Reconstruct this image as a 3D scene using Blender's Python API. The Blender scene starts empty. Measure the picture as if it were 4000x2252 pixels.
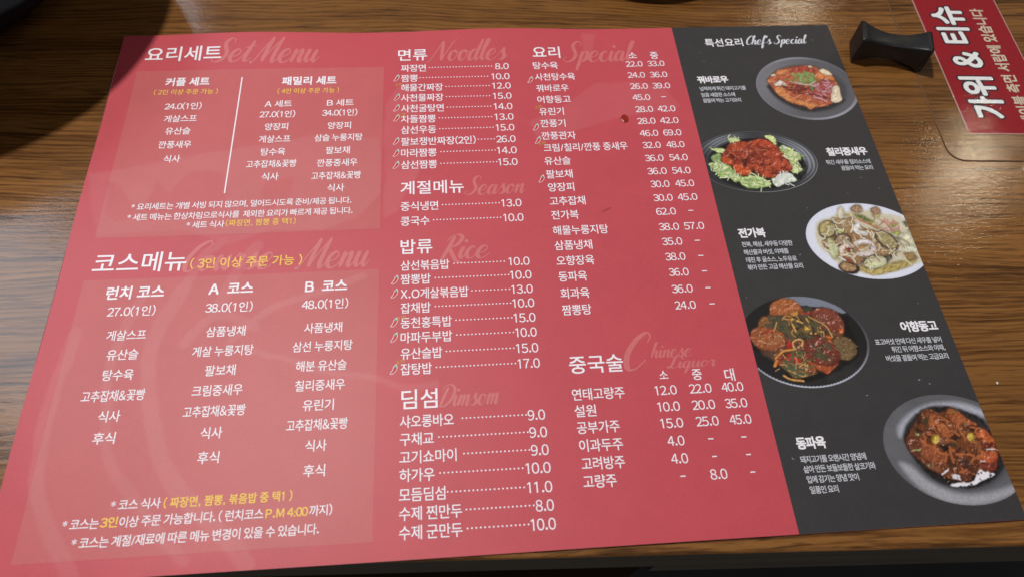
import bpy, bmesh, math, random
import numpy as np
from mathutils import Vector, Matrix

sc = bpy.context.scene
COL = sc.collection
# ---------------------------------------------------------------- camera
CAM_LOC, CAM_ROT, CAM_LENS = ([-0.020298, -0.196713, 0.302592], [[0.9969515, 0.0409097, -0.0664394], [-0.0681537, 0.8711458, -0.4862716], [0.0379852, 0.4893173, 0.8712782]], 25.4022)
cam = bpy.data.cameras.new('camera'); cam_ob = bpy.data.objects.new('camera', cam)
cam_ob.matrix_world = Matrix.Translation(CAM_LOC) @ Matrix(CAM_ROT).to_4x4()
cam.sensor_width = 36.0; cam.lens = CAM_LENS
cam.clip_start = 0.01; cam.clip_end = 50
cam.dof.use_dof = True; cam.dof.focus_distance = 0.36; cam.dof.aperture_fstop = 11.0
COL.objects.link(cam_ob); sc.camera = cam_ob
# ---------------------------------------------------------------- world and exposure
world = bpy.data.worlds.new('World'); sc.world = world; world.use_nodes = True
bg = world.node_tree.nodes['Background']
bg.inputs['Color'].default_value = (0.93, 0.93, 1.0, 1); bg.inputs['Strength'].default_value = 0.10
sc.view_settings.view_transform = 'Standard'; sc.view_settings.look = 'None'
sc.view_settings.exposure = 0.0; sc.view_settings.gamma = 1.0
# ---------------------------------------------------------------- lamps of the room, plus an added front fill
def lamp(name, loc, target, power, size, color, shape='DISK', size_y=None):
    l = bpy.data.lights.new(name, 'AREA'); l.shape = shape; l.size = size
    if size_y: l.size_y = size_y
    l.energy = power; l.color = color
    o = bpy.data.objects.new(name, l); COL.objects.link(o); o.location = loc
    o.rotation_euler = (Vector(target) - Vector(loc)).to_track_quat('-Z', 'Y').to_euler()
    return o
lamp('ceiling_lamp', (-0.45, 0.40, 1.5), (0, 0, 0), 21.0, 0.12, (1.0, 0.94, 0.875))
lamp('window_light', (-1.25, 0.80, 1.5), (0, 0, 0), 9.5, 0.55, (0.74, 0.86, 1.0), 'RECTANGLE', 0.75)
lamp('cool_lamp', (-1.10, 2.03, 1.5), (-.2, .1, 0), 2.2, 0.22, (0.80, 0.88, 1.0))
lamp('warm_lamp', (1.64, 1.19, 1.5), (0.2, 0, 0), 2.0, 0.10, (1.0, 0.86, 0.62))
lamp('warm_lamp', (1.25, 1.95, 1.5), (0.2, 0, 0), 1.3, 0.10, (1.0, 0.84, 0.60))
lamp('front_fill', (0.6, -1.7, 1.6), (0, 0, 0), 7.0, 0.40, (1.0, 0.97, 0.95))  # unseen fill, added to brighten the dark front edge of the table

# printed layout, millimetres from the centre of the menu sheet
TEXTS=[
["section_heading","head","요리세트",-195.11,-152.98,133.12],
["section_heading","head2","코스메뉴",-195.74,-152.67,-5.54],
["section_heading","head","면류",-52.68,-36.12,129.24],
["section_heading","head","계절메뉴",-50.67,-18.23,33.53],
["section_heading","head","밥류",-50.43,-35.02,-2.52],
["section_heading","head","딤섬",-49.56,-33.89,-81.65],
["section_heading","head","요리",25.59,41.62,129.07],
["section_heading","head","중국술",25.98,50.54,-69.29],
["set_heading","sub","커플 세트",-180.9,-157.31,111.84],
["set_heading","sub","패밀리 세트",-117.19,-87.36,110.75],
["set_heading","cn","런치 코스",-186.45,-160.45,-21.94],
["set_heading","cn","A  코스",-139.86,-119.66,-21.85],
["set_heading","cn","B  코스",-95.14,-75.72,-22.63],
["yellow_note","yn","( 2인 이상 주문 가능 )",-186.11,-151.79,104.33],
["yellow_note","yn","( 4인 이상 주문 가능 )",-119.16,-85.45,103.16],
["yellow_note","ybig","( 3인 이상 주문 가능 )",-150.54,-97.91,-7.35],
["yellow_note","yn2","(짜장면, 짬뽕 중 택1)",-136.69,-102.68,15.44],
["yellow_note","ynb","( 짜장면, 짬뽕, 볶음밥 중 택1 )",-144.56,-93.62,-120.6],
["yellow_note","ynb","3인",-167.86,-161.42,-126.97],
["yellow_note","ynb","P.M 4:00",-103.52,-86.91,-127.27],
["white_note","nt","* 요리세트는 개별 서빙 되지 않으며, 덜어드시도록 준비/제공 됩니다.",-184.19,-75.62,27.07],
["white_note","nt","* 세트 메뉴는 한상차림으로식사를  제외한 요리가 빠르게 제공 됩니다.",-184.95,-74.77,20.71],
["white_note","nt","* 세트 식사",-155.7,-137.43,15.14],
["white_note","nt2","* 코스 식사",-165.32,-145.86,-120.34],
["white_note","nt2","* 코스는",-182.48,-168.6,-127.08],
["white_note","nt2","이상 주문 가능합니다. ( 런치코스",-160.61,-104.47,-127.2],
["white_note","nt2","까지)",-86.29,-77.22,-127.13],
["white_note","nt2","* 코스는 계절/재료에 따른 메뉴 변경이 있을 수 있습니다.",-177.37,-82.03,-134.43],
["price","sp","24.0(1인)",-178.65,-159.17,93.74],
["price","sp","27.0(1인)",-127.27,-108.28,86.29],
["price","sp","34.0(1인)",-93.69,-74.71,86.34],
["dish_name","sp","게살스프",-177.64,-160.47,84.85],
["dish_name","sp","유산슬",-175.62,-162.58,76.15],
["dish_name","sp","깐풍새우",-177.59,-160.82,66.83],
["dish_name","sp","식사",-173.38,-165.11,57.19],
["dish_name","sp","A 세트",-125.23,-110.58,93.85],
["dish_name","sp","B 세트",-91.52,-76.93,93.65],
["dish_name","sp","양장피",-123.65,-111.41,77.45],
["dish_name","sp","양장피",-90.18,-77.8,77.15],
["dish_name","sp","게살스프",-125.95,-109.46,68.82],
["dish_name","sp","삼슬 누룽지탕",-96.66,-71.33,68.74],
["dish_name","sp","탕수육",-124.05,-111.46,60.1],
["dish_name","sp","팔보채",-90.28,-77.75,59.96],
["dish_name","sp","고추잡채&꽃빵",-130.79,-105.06,52.1],
["dish_name","sp","깐풍중새우",-94.34,-73.48,51.62],
["dish_name","sp","식사",-122.03,-113.54,43.74],
["dish_name","sp","고추잡채&꽃빵",-96.67,-71.33,43.21],
["dish_name","sp","식사",-88.08,-79.59,35.23],
["price","cp","27.0(1인)",-184.15,-162.79,-31.81],
["price","cp","38.0(1인)",-140.17,-118.8,-31.86],
["price","cp","48.0(1인)",-96.12,-74.76,-32.29],
["dish_name","ci","게살스프",-182.09,-164.79,-44.02],
["dish_name","ci","삼품냉채",-138.15,-120.73,-44.21],
["dish_name","ci","사품냉채",-94.16,-76.98,-44.56],
["dish_name","ci","유산슬",-180.19,-166.59,-53.67],
["dish_name","ci","게살 누룽지탕",-142.95,-116.15,-53.96],
["dish_name","ci","삼선 누룽지탕",-98.65,-71.89,-53.84],
["dish_name","ci","탕수육",-179.95,-166.9,-63.42],
["dish_name","ci","팔보채",-136.09,-122.97,-63.45],
["dish_name","ci","해분 유산슬",-96.51,-74.17,-63.45],
["dish_name","ci","고추잡채&꽃빵",-186.84,-160.29,-73.07],
["dish_name","ci","크림중새우",-140.42,-118.81,-72.85],
["dish_name","ci","칠리중새우",-96.14,-74.47,-72.79],
["dish_name","ci","식사",-177.95,-168.91,-82.45],
["dish_name","ci","고추잡채&꽃빵",-142.73,-116.58,-82.35],
["dish_name","ci","유린기",-92.2,-78.87,-82.03],
["dish_name","ci","후식",-178.27,-169.2,-92.06],
["dish_name","ci","식사",-134.05,-125.13,-92.11],
["dish_name","ci","고추잡채&꽃빵",-98.46,-72.5,-90.86],
["dish_name","ci","후식",-133.88,-125.12,-102.76],
["dish_name","ci","식사",-89.75,-80.95,-100.15],
["dish_name","ci","후식",-89.82,-81.01,-110.83],
["dish_name","row","짜장면",-51.01,-36.91,118.74],
["price","pr","8.0",2.96,10.81,118.74],
["dish_name","row","짬뽕",-50.96,-41.51,110.94],
["price","pr","10.0",0.48,10.77,110.94],
["dish_name","row","해물간짜장",-50.91,-27.42,103.72],
["price","pr","12.0",0.52,10.96,103.72],
["dish_name","row","사천물짜장",-50.86,-27.37,95.98],
["price","pr","15.0",0.55,10.9,95.98],
["dish_name","row","사천굴탕면",-50.81,-27.33,88.08],
["price","pr","14.0",0.57,10.81,88.08],
["dish_name","row","차돌짬뽕",-50.77,-31.86,80.36],
["price","pr","13.0",0.56,10.93,80.36],
["dish_name","row","삼선우동",-50.72,-31.77,72.61],
["price","pr","15.0",0.78,10.83,72.61],
["dish_name","row","팔보쟁반짜장(2인)",-50.66,-10.68,64.41],
["price","pr","26.0",0.54,10.93,64.41],
["dish_name","row","마라짬뽕",-50.61,-31.84,56.59],
["price","pr","14.0",0.52,11.02,56.59],
["dish_name","row","삼선짬뽕",-50.56,-31.77,48.62],
["price","pr","15.0",0.69,10.89,48.62],
["dish_name","row","중식냉면",-50.6,-31.63,21.85],
["price","pr","13.0",0.72,10.97,21.85],
["dish_name","row","콩국수",-50.54,-36.19,12.76],
["price","pr","10.0",1.18,11.32,12.76],
["dish_name","row","삼선볶음밥",-50.36,-26.87,-13.27],
["price","pr","10.0",2.11,12.3,-13.27],
["dish_name","row","짬뽕밥",-50.31,-36.05,-20.93],
["price","pr","10.0",2.37,12.65,-20.93],
["dish_name","row","X.O게살볶음밥",-50.26,-18.18,-28.85],
["price","pr","13.0",2.43,12.59,-28.85],
["dish_name","row","잡채밥",-50.21,-36.25,-36.39],
["price","pr","10.0",2.46,12.71,-36.39],
["dish_name","row","동천홍특밥",-50.16,-26.55,-44.1],
["price","pr","15.0",2.5,12.64,-44.1],
["dish_name","row","마파두부밥",-50.11,-26.58,-51.73],
["price","pr","10.0",2.71,12.55,-51.73],
["dish_name","row","유산슬밥",-50.06,-31.33,-59.73],
["price","pr","15.0",2.52,12.61,-59.73],
["dish_name","row","잡탕밥",-50.01,-36.13,-67.35],
["price","pr","17.0",2.69,12.67,-67.35],
["dish_name","row","샤오롱바오",-50.19,-27.0,-91.81],
["price","pr","9.0",5.29,12.82,-91.81],
["dish_name","row","구채교",-50.13,-35.74,-99.64],
["price","pr","9.0",5.37,12.98,-99.64],
["dish_name","row","고기쇼마이",-50.24,-26.28,-107.45],
["price","pr","9.0",5.43,12.96,-107.45],
["dish_name","row","하가우",-50.19,-35.65,-115.1],
["price","pr","10.0",2.61,13.08,-115.1],
["dish_name","row","모듬딤섬",-50.29,-31.35,-123.12],
["price","pr","11.0",2.65,12.99,-123.12],
["dish_name","row","수제 찐만두",-50.23,-24.72,-130.71],
["price","pr","8.0",5.5,12.92,-130.71],
["dish_name","row","수제 군만두",-50.17,-24.82,-138.17],
["price","pr","10.0",2.92,13.0,-138.17],
["dish_name","row2","탕수육",25.0,39.44,118.7],
["price","pr2","22.0",79.54,89.48,118.7],
["price","pr2","33.0",92.51,102.48,118.7],
["dish_name","row2","사천탕수육",25.4,48.49,109.78],
["price","pr2","24.0",79.4,89.47,109.78],
["price","pr2","36.0",92.51,102.63,109.78],
["dish_name","row2","꿔바로우",25.33,43.83,100.98],
["price","pr2","26.0",79.53,89.74,100.98],
["price","pr2","39.0",92.47,102.72,100.98],
["dish_name","row2","어향동고",25.28,44.05,92.33],
["price","pr2","45.0",79.57,89.68,92.33],
["price","dash","-",96.11,98.88,92.33],
["dish_name","row2","유린기",25.61,39.25,83.37],
["price","pr2","28.0",79.84,89.85,83.37],
["price","pr2","42.0",92.56,102.6,83.37],
["dish_name","row2","깐풍기",25.51,39.23,74.64],
["price","pr2","28.0",79.65,89.78,74.64],
["price","pr2","42.0",92.42,102.81,74.64],
["dish_name","row2","깐풍관자",25.39,44.0,65.77],
["price","pr2","46.0",79.6,89.85,65.77],
["price","pr2","69.0",92.72,102.78,65.77],
["dish_name","row2","크림/칠리/깐풍 중새우",25.73,71.45,57.28],
["price","pr2","32.0",79.82,89.74,57.28],
["price","pr2","48.0",92.97,102.93,57.28],
["dish_name","row2","유산슬",25.32,39.24,48.28],
["price","pr2","36.0",79.72,89.76,48.28],
["price","pr2","54.0",93.0,103.07,48.28],
["dish_name","row2","팔보채",25.37,39.34,39.4],
["price","pr2","36.0",79.59,89.94,39.4],
["price","pr2","54.0",92.93,102.89,39.4],
["dish_name","row2","양장피",25.64,39.26,30.84],
["price","pr2","30.0",79.88,89.91,30.84],
["price","pr2","45.0",93.07,103.15,30.84],
["dish_name","row2","고추잡채",25.63,44.08,21.91],
["price","pr2","30.0",79.91,90.04,21.91],
["price","pr2","45.0",92.75,103.13,21.91],
["dish_name","row2","전가복",25.63,39.56,13.21],
["price","pr2","62.0",79.9,90.13,13.21],
["price","dash","-",96.82,99.34,13.21],
["dish_name","row2","해물누룽지탕",25.55,53.55,3.73],
["price","pr2","38.0",79.73,90.04,3.73],
["price","pr2","57.0",92.71,103.07,3.73],
["dish_name","row2","삼품냉채",25.5,44.31,-5.17],
["price","pr2","35.0",79.84,90.03,-5.17],
["price","dash","-",96.56,99.22,-5.17],
["dish_name","row2","오향장육",25.62,44.22,-14.13],
["price","pr2","38.0",79.91,89.99,-14.13],
["price","dash","-",96.58,99.21,-14.13],
["dish_name","row2","동파육",25.71,39.57,-22.99],
["price","pr2","36.0",80.18,89.94,-22.99],
["price","dash","-",96.66,99.26,-22.99],
["dish_name","row2","회과육",25.74,39.62,-32.35],
["price","pr2","36.0",79.89,90.12,-32.35],
["price","dash","-",96.55,99.11,-32.35],
["dish_name","row2","짬뽕탕",25.6,39.5,-41.2],
["price","pr2","24.0",79.85,89.94,-41.2],
["price","dash","-",96.72,99.26,-41.2],
["dish_name","row2","연태고량주",25.7,49.22,-83.55],
["price","pr2","12.0",63.12,72.93,-83.55],
["price","pr2","22.0",78.79,88.85,-83.55],
["price","pr2","40.0",93.57,103.51,-83.55],
["dish_name","row2","설원",25.93,35.48,-91.23],
["price","pr2","10.0",63.09,72.97,-91.23],
["price","pr2","20.0",78.58,88.89,-91.23],
["price","pr2","35.0",93.55,103.55,-91.23],
["dish_name","row2","공부가주",26.12,44.87,-98.81],
["price","pr2","15.0",63.09,73.05,-98.81],
["price","pr2","25.0",78.9,88.92,-98.81],
["price","pr2","45.0",93.92,103.64,-98.81],
["dish_name","row2","이과두주",26.29,45.18,-106.78],
["price","pr2","4.0",64.72,72.1,-106.78],
["price","dash","-",82.68,84.98,-106.78],
["price","dash","-",97.4,99.71,-106.78],
["dish_name","row2","고려방주",26.4,44.88,-114.57],
["price","pr2","4.0",64.93,72.22,-114.57],
["price","dash","-",82.88,84.98,-114.57],
["price","dash","-",97.78,99.88,-114.57],
["dish_name","row2","고량주",26.21,40.24,-122.17],
["price","dash","-",67.56,69.79,-122.17],
["price","pr2","8.0",80.49,87.74,-122.17],
["price","dash","-",97.93,100.01,-122.17],
["size_heading","sz","소",82.26,87.03,125.71],
["size_heading","sz","중",95.1,99.89,125.35],
["size_heading","sz","소",66.36,70.21,-76.33],
["size_heading","sz","중",81.37,85.8,-76.74],
["size_heading","sz","대",96.34,100.79,-77.73],
["strip_heading","sh","특선요리",130.22,153.27,134.87],
["dish_title","ti","꿔바로우",119.66,137.62,104.78],
["dish_title","ti","칠리중새우",181.08,203.71,49.07],
["dish_title","ti","전가복",119.96,133.68,-1.82],
["dish_title","ti","어향동고",186.73,204.57,-57.66],
["dish_title","ti","동파육",121.06,133.94,-110.97],
["dish_caption","ca","넙적하게 튀긴 돼지고기를",119.68,146.67,97.74],
["dish_caption","ca","달콤 새콤한 소스에",119.65,139.24,92.91],
["dish_caption","ca","곁들여 먹는 고기요리",119.71,141.76,88.58],
["dish_caption","ca","튀긴 새우를 칠리소스에",178.56,203.46,41.9],
["dish_caption","ca","곁들여 먹는 요리",185.79,203.44,37.65],
["dish_caption","ca","전복, 해삼, 새우등 다양한",120.08,146.31,-8.6],
["dish_caption","ca","해산물과 버섯, 야채를",120.03,143.01,-13.27],
["dish_caption","ca","데친 후 굴소스, 노두유로",120.21,146.13,-17.8],
["dish_caption","ca","볶아 만든 고급 해산물 요리",120.05,148.07,-22.01],
["dish_caption","ca","표고버섯 안에 다신 새우를 넣어",171.53,204.01,-65.03],
["dish_caption","ca","튀긴 뒤 어향소스와 야채,",178.33,204.25,-69.12],
["dish_caption","ca","버섯을 곁들여 먹는 고급요리",174.17,204.17,-73.5],
["dish_caption","ca","돼지고기를 오랜시간 양념에",120.92,150.05,-118.12],
["dish_caption","ca","삶아 만든 보들보들한 살코기와",121.17,152.96,-122.37],
["dish_caption","ca","입에 감기는 양념 맛이",121.38,144.14,-126.73],
["dish_caption","ca","일품인 요리",121.55,133.88,-131.15]]
SCRIPTS=[
["Set",-158.56,-133.45,134.91,1.1],
["Menu",-137.04,-97.67,134.79,1.2],
["Course",-154.14,-110.79,-3.14,1.0],
["Menu",-101.2,-65.14,-3.96,1.15],
["Noodles",-37.01,10.76,131.98,1.12],
["Season",-18.01,13.98,33.8,1.05],
["Rice",-31.51,-6.55,-3.57,0.95],
["Dimsom",-34.22,-6.42,-80.76,1.1],
["Special",43.08,87.62,129.53,1.12],
["C",50.76,65.65,-63.96,0.95],
["hinese",63.79,83.65,-63.94,0.95],
["Liquor",70.22,93.7,-69.97,0.72],
["Chef's Special",155.35,194.31,136.4,1.0]]
DOTS=[[-34.86,0.9,118.74],[-40.15,-1.81,110.94],[-25.63,-1.28,103.72],[-25.59,-1.46,95.98],[-25.34,-1.21,88.08],[-29.9,-1.19,80.36],[-29.83,-0.74,72.61],[-9.17,-0.55,64.41],[-29.51,-0.56,56.59],[-29.67,-0.16,48.62],[-29.4,-0.49,21.85],[-34.0,-0.22,12.76],[-24.55,-0.04,-13.27],[-33.76,1.6,-20.93],[-16.46,1.46,-28.85],[-34.01,1.53,-36.39],[-24.52,1.57,-44.1],[-24.38,1.79,-51.73],[-29.34,1.42,-59.73],[-33.99,1.61,-67.35],[-23.21,4.6,-91.81],[-33.53,4.68,-99.64],[-23.08,4.75,-107.45],[-33.33,1.27,-115.1],[-30.37,1.33,-123.12],[-22.94,4.69,-130.71],[-22.74,1.96,-138.17]]
PEPPERS=[[-53.66,111.15],[-53.3,96.53],[-53.44,88.53],[-53.37,81.26],[-53.43,64.89],[-53.35,56.67],[-53.27,48.61],[-53.15,-21.07],[-53.26,-28.48],[-53.28,-43.69],[-53.2,-51.46],[-53.2,-67.25],[22.45,107.64],[22.65,72.08],[22.95,62.73],[22.59,36.49]]
RECS=[[-52.27,106.18],[-50.35,83.47],[-49.81,-41.37],[-50.03,-63.73],[25.47,86.85],[25.14,60.42]]
DIVIDER=[[-139.82,114.32],[-139.52,33.9]]
DROP=[72.74,76.75]
SMEARS=[[54.49,15.51],[88.38,55.92],[29.48,12.83]]
MARK={"s":[[9,[[-151.9,-20.6],[-161.2,-47.3],[-159.6,-69.6],[-153.3,-90.7],[-144.5,-110.2],[-132.8,-122.5],[-121.0,-133.6],[-109.7,-145.9]]],[6,[[-170.2,-25.1],[-174.3,-39.2],[-178.0,-64.4],[-176.1,-78.3],[-172.7,-94.1],[-167.0,-106.8],[-159.0,-117.4],[-147.3,-130.0],[-133.3,-144.4]]],[8,[[-195.9,-41.7],[-198.1,-66.3],[-199.3,-88.1],[-196.6,-109.1],[-190.1,-125.3],[-179.2,-141.0],[-174.9,-147.4]]],[4,[[-115.1,-54.7],[-101.4,-59.2],[-83.4,-66.6],[-61.3,-71.5],[-48.1,-76.0],[-34.8,-75.0]]],[5,[[-127.0,-49.0],[-118.8,-40.3],[-109.6,-32.7],[-94.8,-28.1],[-68.2,-18.0]]],[6,[[-151.9,-20.6],[-144.6,-3.0],[-136.0,5.5]]],[6,[[-147.4,-49.2],[-134.4,-35.5],[-116.4,-41.7]]],[7,[[-134.1,-28.8],[-127.8,-12.4],[-119.6,1.8]]]],"p":[[[-210.0,49.4],[-183.3,53.4],[-153.2,60.8],[-124.6,65.0],[-87.4,72.6],[-61.3,68.0],[-60.6,30.4],[-71.8,16.5],[-90.4,9.6],[-115.5,10.6],[-133.1,2.4],[-159.0,12.5],[-197.4,9.6]],[[18.4,76.2],[39.4,86.9],[59.0,103.9],[83.1,105.2],[100.0,98.7],[106.4,84.7],[89.6,81.4],[67.1,76.5],[44.6,68.0],[22.8,61.5]],[[-60.3,90.1],[-52.0,107.3],[-35.1,78.1],[-39.5,49.7],[-51.3,20.4],[-59.0,14.4]],[[56.4,146.0],[65.6,144.7],[60.0,124.4],[55.7,126.6]]],"h":[[[-199.1,42.4],[-192.1,38.9],[-186.8,30.7],[-179.0,28.8],[-174.1,44.7],[-167.4,34.7],[-157.1,50.7],[-143.6,46.9],[-136.8,33.5],[-147.7,19.7],[-177.1,17.8],[-194.7,20.1]],[[-119.8,42.6],[-104.3,43.7],[-108.3,29.1],[-115.3,21.5],[-122.7,32.9]]]}
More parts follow.
